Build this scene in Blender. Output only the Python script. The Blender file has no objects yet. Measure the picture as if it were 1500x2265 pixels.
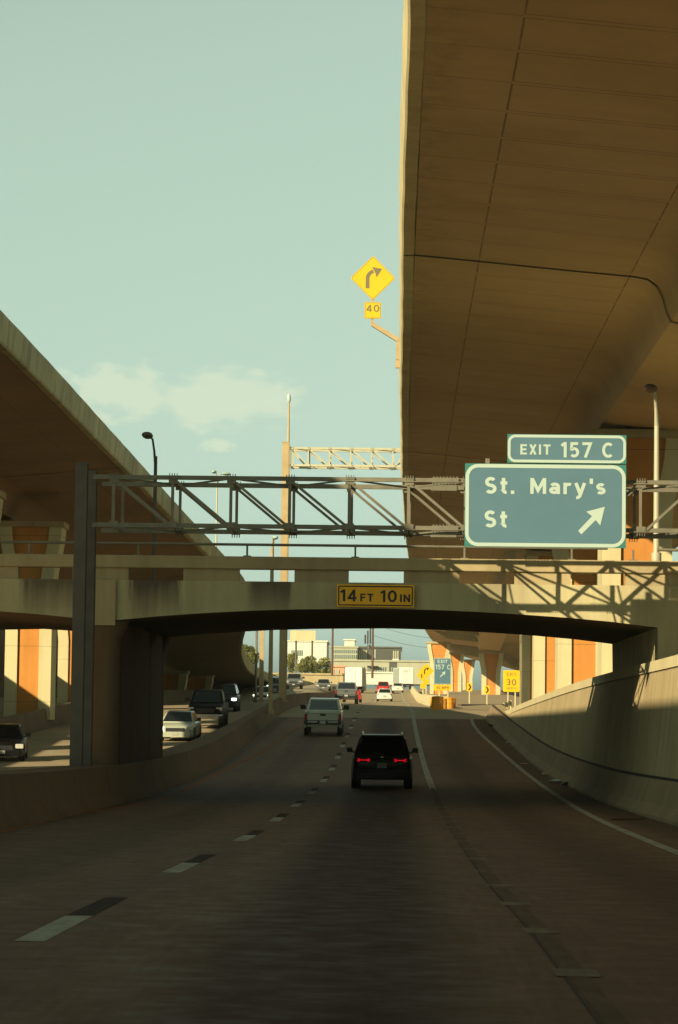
import bpy, bmesh, math, random
from mathutils import Vector, Matrix
random.seed(7)
S = bpy.context.scene
COL = S.collection
PI = math.pi
# ------------------------------------------------------------------ camera
EYE = 2.08                      # height of the lens above the lowest point of the road
F = 6000.0                      # focal length in photo pixels (1500 x 2265)
cam_d = bpy.data.cameras.new('camera'); cam = bpy.data.objects.new('camera', cam_d); COL.objects.link(cam)
cam_d.sensor_fit = 'VERTICAL'; cam_d.sensor_height = 36.0; cam_d.lens = 36.0 * F / 2265.0
cam_d.clip_start = 0.3; cam_d.clip_end = 9000
CAMR = Matrix.Rotation(math.radians(1.17), 3, 'Z') @ Matrix.Rotation(math.radians(94.455), 3, 'X') @ Matrix.Rotation(math.radians(0.7), 3, 'Z')
cam.matrix_world = Matrix.Translation((0, 0, EYE)) @ CAMR.to_4x4()
S.camera = cam
# ------------------------------------------------------------------ light
SUN_DIR = Vector((1.0, 1.2, -0.67)).normalized()        # the way the light travels
sun_d = bpy.data.lights.new('sun', 'SUN'); sun = bpy.data.objects.new('sun', sun_d); COL.objects.link(sun)
sun_d.energy = 5.0; sun_d.angle = math.radians(0.5); sun_d.color = (1.0, 0.86, 0.56)
sun.rotation_euler = SUN_DIR.to_track_quat('-Z', 'Y').to_euler()
sun.location = (-60, -70, 60)
W = bpy.data.worlds.new('World'); S.world = W; W.use_nodes = True
wn, wl = W.node_tree.nodes, W.node_tree.links
wn.clear()
w_out = wn.new('ShaderNodeOutputWorld'); w_bg = wn.new('ShaderNodeBackground')
sky = wn.new('ShaderNodeTexSky'); sky.sky_type = 'NISHITA'; sky.sun_disc = False
sky.sun_elevation = math.asin(-SUN_DIR.z); sky.sun_rotation = math.atan2(-SUN_DIR.x, -SUN_DIR.y)
sky.dust_density = 2.0; sky.air_density = 1.0; sky.ozone_density = 1.0
bw = wn.new('ShaderNodeRGBToBW'); wl.new(sky.outputs[0], bw.inputs[0])
flat = wn.new('ShaderNodeMath'); flat.operation = 'POWER'; dv = wn.new('ShaderNodeMath'); dv.operation = 'DIVIDE'
wl.new(bw.outputs[0], dv.inputs[0]); dv.inputs[1].default_value = 4.2; wl.new(dv.outputs[0], flat.inputs[0]); flat.inputs[1].default_value = 0.42
cp_ = wn.new('ShaderNodeMath'); cp_.operation = 'MINIMUM'; wl.new(flat.outputs[0], cp_.inputs[0]); cp_.inputs[1].default_value = 1.15; flat = cp_
zen = wn.new('ShaderNodeMapRange'); zen.interpolation_type = 'SMOOTHSTEP'; wl.new(bw.outputs[0], zen.inputs[0]); zen.inputs[1].default_value = 0.7; zen.inputs[2].default_value = 3.3; zen.inputs[3].default_value = 0.30; zen.inputs[4].default_value = 1.0
zm = wn.new('ShaderNodeMath'); zm.operation = 'MULTIPLY'; wl.new(flat.outputs[0], zm.inputs[0]); wl.new(zen.outputs[0], zm.inputs[1]); flat = zm
tint = wn.new('ShaderNodeMix'); tint.data_type = 'RGBA'; tint.blend_type = 'MULTIPLY'; tint.inputs[0].default_value = 1.0
wl.new(flat.outputs[0], tint.inputs[6]); tint.inputs[7].default_value = (4.88, 6.6, 5.46, 1)
# clouds: soft lumps low over the road, laid out by sky direction
tc = wn.new('ShaderNodeTexCoord')
def cloud(az, el, raz, rel_, seed, lo=0.30, hi=0.85):
    d = Vector((math.sin(az) * math.cos(el), math.cos(az) * math.cos(el), math.sin(el)))
    sub = wn.new('ShaderNodeVectorMath'); sub.operation = 'SUBTRACT'; wl.new(tc.outputs['Generated'], sub.inputs[0]); sub.inputs[1].default_value = d
    mp = wn.new('ShaderNodeVectorMath'); mp.operation = 'MULTIPLY'; wl.new(sub.outputs[0], mp.inputs[0]); mp.inputs[1].default_value = (1 / raz, 1 / raz, 1 / rel_)
    ln = wn.new('ShaderNodeVectorMath'); ln.operation = 'LENGTH'; wl.new(mp.outputs[0], ln.inputs[0])
    nz = wn.new('ShaderNodeTexNoise'); nz.inputs['Scale'].default_value = 1.9; nz.inputs['Detail'].default_value = 7; nz.inputs['Roughness'].default_value = 0.55
    ad = wn.new('ShaderNodeVectorMath'); ad.operation = 'ADD'; wl.new(mp.outputs[0], ad.inputs[0]); ad.inputs[1].default_value = (seed, seed * .7, 0); wl.new(ad.outputs[0], nz.inputs['Vector'])
    a = wn.new('ShaderNodeMath'); a.operation = 'MULTIPLY_ADD'; wl.new(nz.outputs[0], a.inputs[0]); a.inputs[1].default_value = 1.9; a.inputs[2].default_value = -0.05
    b = wn.new('ShaderNodeMath'); b.operation = 'SUBTRACT'; wl.new(a.outputs[0], b.inputs[0]); wl.new(ln.outputs['Value'], b.inputs[1])
    r = wn.new('ShaderNodeMapRange'); wl.new(b.outputs[0], r.inputs[0]); r.inputs[1].default_value = -0.05; r.inputs[2].default_value = 0.42; r.interpolation_type = 'SMOOTHSTEP'
    return r.outputs[0]
def azel(px, py):
    d = CAMR @ Vector(((px - 750) / F, (1132.5 - py) / F, -1)); d.normalize()
    return math.atan2(d.x, d.y), math.asin(d.z)
fac = None
for (px, py, rx, ry, sd) in ((255, 862, .022, .0135, 1.3), (490, 872, .031, .0135, 4.1), (480, 985, .008, .003, 9.0)):
    o = cloud(*azel(px, py), rx, ry, sd)
    if fac is None: fac = o
    else:
        mx = wn.new('ShaderNodeMath'); mx.operation = 'MAXIMUM'; wl.new(fac, mx.inputs[0]); wl.new(o, mx.inputs[1]); fac = mx.outputs[0]
cm = wn.new('ShaderNodeMath'); cm.operation = 'MULTIPLY'; wl.new(fac, cm.inputs[0]); cm.inputs[1].default_value = 0.9
cmix = wn.new('ShaderNodeMix'); cmix.data_type = 'RGBA'; wl.new(cm.outputs[0], cmix.inputs[0]); wl.new(tint.outputs[2], cmix.inputs[6]); cmix.inputs[7].default_value = (6.4, 7.5, 5.7, 1)
wl.new(cmix.outputs[2], w_bg.inputs[0]); w_bg.inputs[1].default_value = 0.069
wl.new(w_bg.outputs[0], w_out.inputs[0])
HAZE = 0.00016
S.view_settings.view_transform = 'Standard'; S.view_settings.look = 'None'; S.view_settings.gamma = 1.0
S.view_settings.exposure = 0.6
S.cycles.max_bounces = 8; S.cycles.diffuse_bounces = 1; S.cycles.glossy_bounces = 3
S.cycles.use_adaptive_sampling = True

# ------------------------------------------------------------------ photo geometry helpers
def ray(px, py): return CAMR @ Vector(((px - 750) / F, (1132.5 - py) / F, -1))
def at(px, py, Y):
    d = ray(px, py); t = Y / d.y
    return Vector((d.x * t, Y, EYE + d.z * t))
def atz(px, py, rel):
    d = ray(px, py); t = rel / d.z
    return Vector((d.x * t, d.y * t, EYE + rel))
def spline(pts):
    """monotone-ish smooth interpolation y(x) through (x, y) points"""
    xs = [p[0] for p in pts]; ys = [p[1] for p in pts]; n = len(xs)
    sl = [(ys[i + 1] - ys[i]) / (xs[i + 1] - xs[i]) for i in range(n - 1)]
    m = [sl[0]] + [(sl[i - 1] + sl[i]) / 2 for i in range(1, n - 1)] + [sl[-1]]
    def f(x):
        if x <= xs[0]: return ys[0] + m[0] * (x - xs[0])
        if x >= xs[-1]: return ys[-1] + m[-1] * (x - xs[-1])
        i = 0
        while x > xs[i + 1]: i += 1
        h = xs[i + 1] - xs[i]; t = (x - xs[i]) / h
        return ((2 * t**3 - 3 * t**2 + 1) * ys[i] + (t**3 - 2 * t**2 + t) * h * m[i] + (-2 * t**3 + 3 * t**2) * ys[i + 1] + (t**3 - t**2) * h * m[i + 1])
    return f
def sstep(a, b, x):
    t = max(0, min(1, (x - a) / (b - a))); return t * t * (3 - 2 * t)
_prof = spline([(-40, -1.25), (0, -1.4), (20, -1.55), (35, -1.78), (60, -2.04), (80, -2.08), (107, -1.75), (135, -0.92), (160, -0.05), (182, 0.72), (240, 1.72), (309, 2.55), (410, 4.7), (500, 6.4), (560, 7.0), (640, 7.2)])
def zr(Y, x=0.0):
    z = _prof(min(Y, 640)) + EYE
    return z + 1.1 * sstep(285, 340, Y) * sstep(-7.2, -9.5, x) * (1 - sstep(430, 520, Y))
def on_road(px, py, lift=0.0):
    """where the sight line of a photo pixel first meets the road"""
    d = ray(px, py); Y = 5.0; prev = None
    while Y < 600:
        p = at(px, py, Y)
        if p.z <= zr(Y, p.x): return p
        Y += 0.25
    return at(px, py, 560)

# ------------------------------------------------------------------ mesh helpers
class MB:
    def __init__(s): s.v = []; s.f = []; s.m = []; s.uv = {}
    def add(s, vs, fs, mi=0):
        b = len(s.v); s.v += [tuple(v) for v in vs]
        for f in fs: s.f.append([b + i for i in f]); s.m.append(mi)
        return b
    def box(s, x0, x1, y0, y1, z0, z1, mi=0):
        s.add([(x0, y0, z0), (x1, y0, z0), (x1, y1, z0), (x0, y1, z0), (x0, y0, z1), (x1, y0, z1), (x1, y1, z1), (x0, y1, z1)],
              [(0, 3, 2, 1), (4, 5, 6, 7), (0, 1, 5, 4), (1, 2, 6, 5), (2, 3, 7, 6), (3, 0, 4, 7)], mi)
    def quad(s, a, b, c, d, mi=0): s.add([a, b, c, d], [(0, 1, 2, 3)], mi)
    def beam(s, p, q, w, h, mi=0, up=(0, 0, 1)):
        p, q = Vector(p), Vector(q); d = (q - p).normalized(); u = Vector(up)
        if abs(d.dot(u)) > .98: u = Vector((0, 1, 0))
        sd = d.cross(u).normalized(); u = sd.cross(d).normalized()
        c = [(-1, -1), (1, -1), (1, 1), (-1, 1)]
        s.add([p + sd * (a * w / 2) + u * (b * h / 2) for a, b in c] + [q + sd * (a * w / 2) + u * (b * h / 2) for a, b in c],
              [(0, 1, 2, 3), (7, 6, 5, 4), (0, 4, 5, 1), (1, 5, 6, 2), (2, 6, 7, 3), (3, 7, 4, 0)], mi)
    def angle_bar(s, p, q, w, t, mi=0, up=(0, 0, 1), flip=1):
        """an L section bar"""
        p, q = Vector(p), Vector(q); d = (q - p).normalized(); u = Vector(up)
        if abs(d.dot(u)) > .98: u = Vector((0, 1, 0))
        sd = d.cross(u).normalized() * flip; u = sd.cross(d).normalized() * flip
        pr = [(0, 0), (w, 0), (w, t), (t, t), (t, w), (0, w)]
        pr = [(a - w * .3, b - w * .3) for a, b in pr]
        s.add([p + sd * a + u * b for a, b in pr] + [q + sd * a + u * b for a, b in pr],
              [(5, 4, 3, 2, 1, 0), (6, 7, 8, 9, 10, 11)] + [(i, (i + 1) % 6, 6 + (i + 1) % 6, 6 + i) for i in range(6)], mi)
    def tube(s, p, q, r0, r1=None, n=10, mi=0, caps=True):
        r1 = r0 if r1 is None else r1
        p, q = Vector(p), Vector(q); d = (q - p).normalized(); u = Vector((0, 0, 1)) if abs(d.z) < .9 else Vector((1, 0, 0))
        a = d.cross(u).normalized(); b = a.cross(d)
        vs = [p + (a * math.cos(2 * PI * i / n) + b * math.sin(2 * PI * i / n)) * r0 for i in range(n)] + [q + (a * math.cos(2 * PI * i / n) + b * math.sin(2 * PI * i / n)) * r1 for i in range(n)]
        fs = [(i, (i + 1) % n, n + (i + 1) % n, n + i) for i in range(n)]
        if caps: fs += [tuple(range(n - 1, -1, -1)), tuple(range(n, 2 * n))]
        s.add(vs, fs, mi)
    def path(s, pts, r, n=8, mi=0):
        for a, b in zip(pts[:-1], pts[1:]): s.tube(a, b, r, r, n, mi)
    def loft(s, rings, caps=True, closed=True, mi=0, uvs=None):
        n = len(rings[0]); b = len(s.v)
        for k, r in enumerate(rings):
            for i, p in enumerate(r):
                if uvs: s.uv[len(s.v)] = uvs[k][i]
                s.v.append(tuple(p))
        for k in range(len(rings) - 1):
            for i in range(n if closed else n - 1):
                j = (i + 1) % n
                s.f.append([b + k * n + i, b + k * n + j, b + (k + 1) * n + j, b + (k + 1) * n + i]); s.m.append(mi)
        if caps and closed:
            s.f.append([b + i for i in range(n - 1, -1, -1)]); s.m.append(mi)
            s.f.append([b + (len(rings) - 1) * n + i for i in range(n)]); s.m.append(mi)
    def prism(s, poly, y0, y1, mi=0):
        """outline in x, z pulled along y"""
        s.loft([[(x, y0, z) for x, z in poly], [(x, y1, z) for x, z in poly]], mi=mi)
    def ball(s, c, rx, ry, rz, n=12, k=7, mi=0):
        rings = []
        for j in range(k + 1):
            t = -PI / 2 + PI * (0.02 + 0.96 * j / k)
            rings.append([(c[0] + rx * math.cos(t) * math.cos(2 * PI * i / n), c[1] + ry * math.cos(t) * math.sin(2 * PI * i / n), c[2] + rz * math.sin(t)) for i in range(n)])
        s.loft(rings, mi=mi)
    def build(s, name, mats, parent=None, smooth=False, bevel=0.0, local=False, fix=True):
        me = bpy.data.meshes.new(name)
        off = Vector((0, 0, 0))
        if parent is not None and not local:
            r = parent
            while r.parent is not None: r = r.parent
            off = Vector(r.location)
        me.from_pydata([tuple(Vector(v) - off) for v in s.v], [], s.f)
        if not isinstance(mats, (list, tuple)): mats = [mats]
        for m in mats: me.materials.append(m)
        me.polygons.foreach_set('material_index', s.m)
        if s.uv:
            ul = me.uv_layers.new(name='UVMap')
            for lp in me.loops: ul.data[lp.index].uv = s.uv.get(lp.vertex_index, (0, 0))
        bm = bmesh.new(); bm.from_mesh(me)
        if fix: bmesh.ops.recalc_face_normals(bm, faces=bm.faces)
        if bevel:
            ed = [e for e in bm.edges if len(e.link_faces) == 2 and e.calc_face_angle(0) > .6]
            bmesh.ops.bevel(bm, geom=ed, offset=bevel, segments=1, affect='EDGES', profile=.5, clamp_overlap=True)
        bm.to_mesh(me); bm.free()
        if smooth:
            me.shade_smooth(); me.set_sharp_from_angle(angle=math.radians(38))
        o = bpy.data.objects.new(name, me); COL.objects.link(o)
        if parent is not None: o.parent = parent
        return o
def thing(name, label, cat, loc=(0, 0, 0), group=None, rz=0):
    o = bpy.data.objects.new(name, None); COL.objects.link(o); o.location = loc; o.rotation_euler = (0, 0, rz); o.empty_display_size = .3
    o['label'] = label; o['category'] = cat
    if group: o['group'] = group
    return o
def tag(o, label, cat, group=None):
    o['label'] = label; o['category'] = cat
    if group: o['group'] = group
    return o
def struct(o): o['kind'] = 'structure'; return o
def copy_tree(o, parent=None):
    c = o.copy(); COL.objects.link(c)
    if parent is not None: c.parent = parent
    for ch in list(o.children): copy_tree(ch, c)
    return c
def arc(cx, cy, rx, ry, a0, a1, n=18):
    return [(cx + rx * math.cos(math.radians(a0 + (a1 - a0) * i / n)), cy + ry * math.sin(math.radians(a0 + (a1 - a0) * i / n))) for i in range(n + 1)]
def glyph(ch, w):
    """road sign letters as pen strokes; capitals are 1 high"""
    a = w / 2; T = 1 - a; B = a; V = lambda x, y0=0, y1=1: [(x, y0), (x, y1)]; Hh = lambda x0, x1, y: [(x0, y), (x1, y)]
    G = {
        'E': [V(a), Hh(w, .56, T), Hh(w, .52, .5), Hh(w, .56, B)], 'F': [V(a), Hh(w, .55, T), Hh(w, .50, .5)], 'I': [V(a)],
        'T': [Hh(0, .60, T), V(.30, 0, 1 - w)], 'X': [[(a, 0), (.62 - a, 1)], [(.62 - a, 0), (a, 1)]], 'H': [V(a), V(.60), Hh(w, .60 - a, .52)],
        'N': [V(a), V(.60), [(a, .94), (.60, .06)]], 'M': [V(a), V(.80), [(a + .01, .95), (.44, .22), (.79, .95)]],
        'C': [arc(.385, .5, .30, .5 - a, 48, 312, 22)], 'O': [arc(.36, .5, .28, .5 - a, 0, 360, 28)], '0': [arc(.33, .5, .245, .5 - a, 0, 360, 28)],
        'P': [V(a), [(w, T), (.33, T)] + arc(.33, .745 - a * .5, .18, .255 - a * .5, 90, -90, 10) + [(w, .49)]],
        'S': [arc(.30, .5 + (T - .5) / 2, .215, (T - .5) / 2, 32, 270, 16) + arc(.30, B + (.5 - B) / 2, .225, (.5 - B) / 2, 90, -148, 16)[1:]],
        '1': [V(.27), [(.26, .93), (.03, .76)]], '7': [[(0, T), (.52, T), (.19, 0)]],
        '5': [[(.53, T), (.13, T), (.10, .55)] + arc(.28, .335, .225, .335 - a, 128, -140, 16)],
        '4': [V(.44), [(.44, .95), (.08, .29)], Hh(.0, .62, .26)], '3': [arc(.27, .5 + (T - .5) / 2, .205, (T - .5) / 2, 145, -90, 14) + arc(.27, B + (.5 - B) / 2, .22, (.5 - B) / 2, 90, -145, 14)[1:]],
        't': [[(.19, .95), (.19, .24)] + arc(.33, .24, .14, .24 - a, 180, 285, 7), Hh(.02, .40, .65)], '.': [[(a, 0), (a, w * 1.05)]],
        'a': [arc(.26, .235, .185, .235 - a, 0, 360, 20), [(.49, 0), (.49, .45)] + arc(.29, .46, .20, .265 - a, 0, 152, 10)],
        'r': [V(a, 0, .72), arc(.32, .42, .235, .30 - a, 172, 62, 8)], 'y': [[(.05, .72), (.29, .03)], [(.54, .72), (.27, -.12)] + arc(.12, -.07, .14, .14, -35, -110, 5)],
        "'": [[(a, .66), (a, 1)]], 's': [arc(.25, .36 + (.72 - a - .36) / 2, .165, (.72 - a - .36) / 2, 32, 270, 14) + arc(.25, B + (.36 - B) / 2, .175, (.36 - B) / 2, 90, -148, 14)[1:]],
        'U': [[(a, 1), (a, .32)] + arc(.32, .32, .32 - a, .32 - a, 180, 360, 10) + [(.64 - a, 1)]], 'V': [[(a, 1), (.34, .04), (.68 - a, 1)]],
    }
    return G[ch]
def lettering(txt, mat, x0, x1, z0, z1, y, parent, name='lettering', bold=.16, spacing=.17, local=False, depth=0.004):
    """words fitted to a box on a panel facing -Y"""
    vs, fs, cur, lay = [], [], 0.0, 0
    for ch in txt:
        if ch == ' ': cur += .42; continue
        xm = 0
        for st in glyph(ch, bold):
            closed = len(st) > 8 and abs(st[0][0] - st[-1][0]) + abs(st[0][1] - st[-1][1]) < 1e-6
            pts = st[:-1] if closed else st; n = len(pts); b0 = len(vs); lay += 1
            for i, (px, py) in enumerate(pts):
                p = Vector((px, py)); pr = Vector(pts[i - 1]) if (i > 0 or closed) else None; nx = Vector(pts[(i + 1) % n]) if (i < n - 1 or closed) else None
                d0 = (p - pr).normalized() if pr is not None else None; d1 = (nx - p).normalized() if nx is not None else None
                d0 = d0 or d1; d1 = d1 or d0; n0 = Vector((-d0.y, d0.x)); n1 = Vector((-d1.y, d1.x)); m = (n0 + n1).normalized(); k = min(2.2, 1 / max(.35, m.dot(n0)))
                for sg in (1, -1):
                    q = p + m * (sg * bold / 2 * k); vs.append((cur + q.x, q.y, lay % 4)); xm = max(xm, q.x)
            for i in range(n if closed else n - 1):
                j = (i + 1) % n; fs.append([b0 + 2 * i, b0 + 2 * j, b0 + 2 * j + 1, b0 + 2 * i + 1])
        cur += xm + spacing
    xa = min(v[0] for v in vs); xb = max(v[0] for v in vs); za = min(v[1] for v in vs); zb = max(v[1] for v in vs)
    mb = MB(); mb.add([(x0 + (v[0] - xa) / (xb - xa) * (x1 - x0), y - depth - v[2] * .0006, z0 + (v[1] - za) / (zb - za) * (z1 - z0)) for v in vs], fs)
    return mb.build(name, mat, parent, local=local)
def rrect_pts(x0, x1, z0, z1, r, n=6):
    p = []
    for cx, cz, a in ((x1 - r, z1 - r, 0), (x0 + r, z1 - r, 90), (x0 + r, z0 + r, 180), (x1 - r, z0 + r, 270)):
        for i in range(n + 1):
            t = math.radians(a + 90 * i / n); p.append((cx + r * math.cos(t), cz + r * math.sin(t)))
    return p
def ring_plate(mb, x0, x1, z0, z1, r, w, y, mi=0, t=.006):
    a = rrect_pts(x0, x1, z0, z1, r); b = rrect_pts(x0 + w, x1 - w, z0 + w, z1 - w, max(r - w, .01))
    n = len(a)
    mb.add([(p[0], y - t, p[1]) for p in a] + [(p[0], y - t, p[1]) for p in b], [(i, (i + 1) % n, n + (i + 1) % n, n + i) for i in range(n)], mi)

# ------------------------------------------------------------------ materials
def newmat(name):
    m = bpy.data.materials.new(name); m.use_nodes = True
    nt = m.node_tree; b = nt.nodes['Principled BSDF']; return m, nt.nodes, nt.links, b
def mixc(n, l, fac, a, b, blend='MIX'):
    x = n.new('ShaderNodeMix'); x.data_type = 'RGBA'; x.blend_type = blend
    for k, v in ((0, fac), (6, a), (7, b)):
        if isinstance(v, (int, float)): x.inputs[k].default_value = v
        elif isinstance(v, tuple): x.inputs[k].default_value = (*v, 1) if len(v) == 3 else v
        else: l.new(v, x.inputs[k])
    return x.outputs[2]
def noise(n, l, vec, scale, detail=5, rough=.6, sc3=None, lo=.35, hi=.65):
    if sc3:
        mp = n.new('ShaderNodeMapping'); mp.inputs['Scale'].default_value = sc3; l.new(vec, mp.inputs[0]); vec = mp.outputs[0]
    t = n.new('ShaderNodeTexNoise'); t.inputs['Scale'].default_value = scale; t.inputs['Detail'].default_value = detail; t.inputs['Roughness'].default_value = rough
    l.new(vec, t.inputs['Vector'])
    r = n.new('ShaderNodeMapRange'); l.new(t.outputs[0], r.inputs[0]); r.inputs[1].default_value = lo; r.inputs[2].default_value = hi
    return r.outputs[0]
def mth(n, l, op, a, b=None, c=None):
    x = n.new('ShaderNodeMath'); x.operation = op
    for k, v in enumerate((a, b, c)):
        if v is None: continue
        if isinstance(v, (int, float)): x.inputs[k].default_value = v
        else: l.new(v, x.inputs[k])
    return x.outputs[0]
def concrete(name, c, streak=.5, blotch=.35, grain=.25, bump=.25, rough=.85, dark=None, joints=None, stains=None):
    m, n, l, b = newmat(name)
    g = n.new('ShaderNodeNewGeometry').outputs['Position']
    dk = dark or tuple(x * .42 for x in c)
    col = mixc(n, l, mth(n, l, 'MULTIPLY', noise(n, l, g, .35, 6, .6), blotch), c, dk)
    col = mixc(n, l, mth(n, l, 'MULTIPLY', noise(n, l, g, 1.0, 5, .65, (1.6, 1.6, .10), .48, .78), streak), col, dk)
    col = mixc(n, l, mth(n, l, 'MULTIPLY', noise(n, l, g, 9, 6, .7), grain), col, tuple(x * .7 for x in c))
    if joints:      # (axis, spacing, width)
        sp = n.new('ShaderNodeSeparateXYZ'); l.new(g, sp.inputs[0])
        fr = mth(n, l, 'FRACT', mth(n, l, 'DIVIDE', sp.outputs[joints[0]], joints[1]))
        col = mixc(n, l, mth(n, l, 'MULTIPLY', mth(n, l, 'LESS_THAN', fr, joints[2] / joints[1]), .75), col, tuple(x * .2 for x in c))
    if stains:      # drip stains below openings: (x, half width, strength)
        sp = n.new('ShaderNodeSeparateXYZ'); l.new(g, sp.inputs[0]); tot = None
        for (sx, hw_, k) in stains:
            d = mth(n, l, 'DIVIDE', mth(n, l, 'ABSOLUTE', mth(n, l, 'SUBTRACT', sp.outputs[0], sx)), hw_)
            d = mth(n, l, 'ADD', d, mth(n, l, 'MULTIPLY', noise(n, l, g, 1.0, 5, .65, (3.5, 1, .5), .3, .7), .45))
            r = n.new('ShaderNodeMapRange'); r.interpolation_type = 'SMOOTHSTEP'; l.new(d, r.inputs[0]); r.inputs[1].default_value = .85; r.inputs[2].default_value = 1.2; r.inputs[3].default_value = k; r.inputs[4].default_value = 0
            tot = r.outputs[0] if tot is None else mth(n, l, 'MAXIMUM', tot, r.outputs[0])
        dn = n.new('ShaderNodeMapRange'); l.new(mth(n, l, 'ADD', sp.outputs[2], mth(n, l, 'MULTIPLY', noise(n, l, g, 1.0, 4, .6, (5, 1, .3), .2, .8), -.5)), dn.inputs[0]); dn.inputs[1].default_value = stains_z - 1.15; dn.inputs[2].default_value = stains_z - .35; dn.inputs[3].default_value = .15
        col = mixc(n, l, mth(n, l, 'MULTIPLY', tot, dn.outputs[0]), col, (.10, .075, .055))
    l.new(col, b.inputs['Base Color']); b.inputs['Roughness'].default_value = rough; b.inputs['Specular IOR Level'].default_value = .25
    bp = n.new('ShaderNodeBump'); bp.inputs['Strength'].default_value = bump; bp.inputs['Distance'].default_value = .02
    l.new(noise(n, l, g, 14, 8, .7, None, 0, 1), bp.inputs['Height']); l.new(bp.outputs[0], b.inputs['Normal'])
    return m
def plain(name, c, rough=.5, metal=0.0, vary=.2, scale=3.0, emit=0.0, coat=0.0, spec=.5):
    m, n, l, b = newmat(name)
    g = n.new('ShaderNodeTexCoord').outputs['Object']
    l.new(mixc(n, l, mth(n, l, 'MULTIPLY', noise(n, l, g, scale, 6, .65), vary), c, tuple(x * .45 for x in c)), b.inputs['Base Color'])
    b.inputs['Roughness'].default_value = rough; b.inputs['Metallic'].default_value = metal; b.inputs['Specular IOR Level'].default_value = spec
    if coat: b.inputs['Coat Weight'].default_value = coat; b.inputs['Coat Roughness'].default_value = .06
    if emit: b.inputs['Emission Color'].default_value = (*c, 1); b.inputs['Emission Strength'].default_value = emit
    return m
M = {}
M['conc'] = concrete('tan_concrete', (.47, .37, .20), .55, .35)
M['conc_pale'] = concrete('pale_concrete', (.62, .52, .30), .35, .2)
M['conc_dirty'] = concrete('weathered_concrete', (.56, .50, .29), .85, .45, dark=(.10, .075, .05))
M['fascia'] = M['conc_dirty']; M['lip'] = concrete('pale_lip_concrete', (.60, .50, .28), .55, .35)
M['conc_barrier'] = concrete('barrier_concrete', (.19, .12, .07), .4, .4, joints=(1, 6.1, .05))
M['conc_wall'] = concrete('wall_concrete', (.46, .355, .19), .6, .35, joints=(1, 4.3, .03))
M['cream'] = concrete('cream_paint', (.64, .55, .31), .35, .22, .15, .15, joints=(2, 3.05, .02))
M['orange'] = concrete('orange_paint', (.60, .25, .055), .35, .3, .15, .15, joints=(2, 3.05, .025))
def girder_mat(name='girder_concrete', c=(.54, .365, .18), c2=(.33, .22, .10)):
    m, n, l, b = newmat(name)
    uv = n.new('ShaderNodeUVMap'); uv.uv_map = 'UVMap'
    sp = n.new('ShaderNodeSeparateXYZ'); l.new(uv.outputs[0], sp.inputs[0]); gx, sy = sp.outputs[0], sp.outputs[1]
    g = n.new('ShaderNodeNewGeometry').outputs['Position']
    col = mixc(n, l, mth(n, l, 'MULTIPLY', noise(n, l, g, .22, 6, .62), .45), c, c2)
    seg = n.new('ShaderNodeTexWhiteNoise'); seg.noise_dimensions = '1D'
    l.new(mth(n, l, 'FLOOR', mth(n, l, 'DIVIDE', sy, 2.55)), seg.inputs['W'])
    col = mixc(n, l, mth(n, l, 'MULTIPLY', seg.outputs[0], .16), col, c2)
    col = mixc(n, l, mth(n, l, 'MULTIPLY', noise(n, l, g, 1.0, 5, .65, (.25, 1.2, .25), .5, .75), .14), col, (.22, .14, .07))
    fr = mth(n, l, 'FRACT', mth(n, l, 'DIVIDE', sy, 2.55))
    def band(v, a, w):     # 1 inside |v-a| < w
        return mth(n, l, 'LESS_THAN', mth(n, l, 'ABSOLUTE', mth(n, l, 'SUBTRACT', v, a)), w)
    # joint between segments, whole width
    j0 = mth(n, l, 'MULTIPLY', mth(n, l, 'MULTIPLY', band(fr, .5, .008), mth(n, l, 'LESS_THAN', gx, 2.1)), .55)
    inner = mth(n, l, 'MULTIPLY', mth(n, l, 'GREATER_THAN', gx, 2.1), mth(n, l, 'LESS_THAN', gx, 6.25))
    j1 = mth(n, l, 'MULTIPLY', mth(n, l, 'ADD', band(fr, .45, .009), band(fr, .55, .009)), inner)
    side = mth(n, l, 'MULTIPLY', mth(n, l, 'ADD', band(gx, 2.1, .022), band(gx, 6.25, .02)), mth(n, l, 'GREATER_THAN', mth(n, l, 'ABSOLUTE', mth(n, l, 'SUBTRACT', fr, .5)), .05))
    line = mth(n, l, 'MAXIMUM', mth(n, l, 'MAXIMUM', j0, mth(n, l, 'MULTIPLY', j1, .62)), mth(n, l, 'MULTIPLY', side, .75))
    line = mth(n, l, 'MULTIPLY', line, noise(n, l, g, 1.1, 4, .6, None, .2, .5))
    col = mixc(n, l, line, col, (.09, .055, .03))
    # grime running in from the lip
    lr = n.new('ShaderNodeMapRange'); lr.interpolation_type = 'SMOOTHSTEP'; l.new(gx, lr.inputs[0]); lr.inputs[1].default_value = .33; lr.inputs[2].default_value = 1.6; lr.inputs[3].default_value = 1; lr.inputs[4].default_value = 0
    lip = mth(n, l, 'MULTIPLY', lr.outputs[0], noise(n, l, g, 1.6, 5, .7, None, .45, .7))
    col = mixc(n, l, mth(n, l, 'MULTIPLY', lip, .4), col, (.13, .08, .045))
    l.new(col, b.inputs['Base Color']); b.inputs['Roughness'].default_value = .8
    bp = n.new('ShaderNodeBump'); bp.inputs['Strength'].default_value = .15; bp.inputs['Distance'].default_value = .02
    l.new(noise(n, l, g, 6, 8, .7, None, 0, 1), bp.inputs['Height']); l.new(bp.outputs[0], b.inputs['Normal'])
    return m
M['brown_wall'] = concrete('brown_wall_panel', (.22, .12, .06), .4, .3, joints=(1, 6, .1))
M['wall_foot'] = concrete('wall_foot_concrete', (.33, .24, .135), .5, .45, joints=(1, 4.3, .03))
M['pier'] = concrete('shaded_pier_concrete', (.16, .105, .06), .6, .4)  # pier columns: shade beneath the bridge put into a darker base colour
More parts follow.
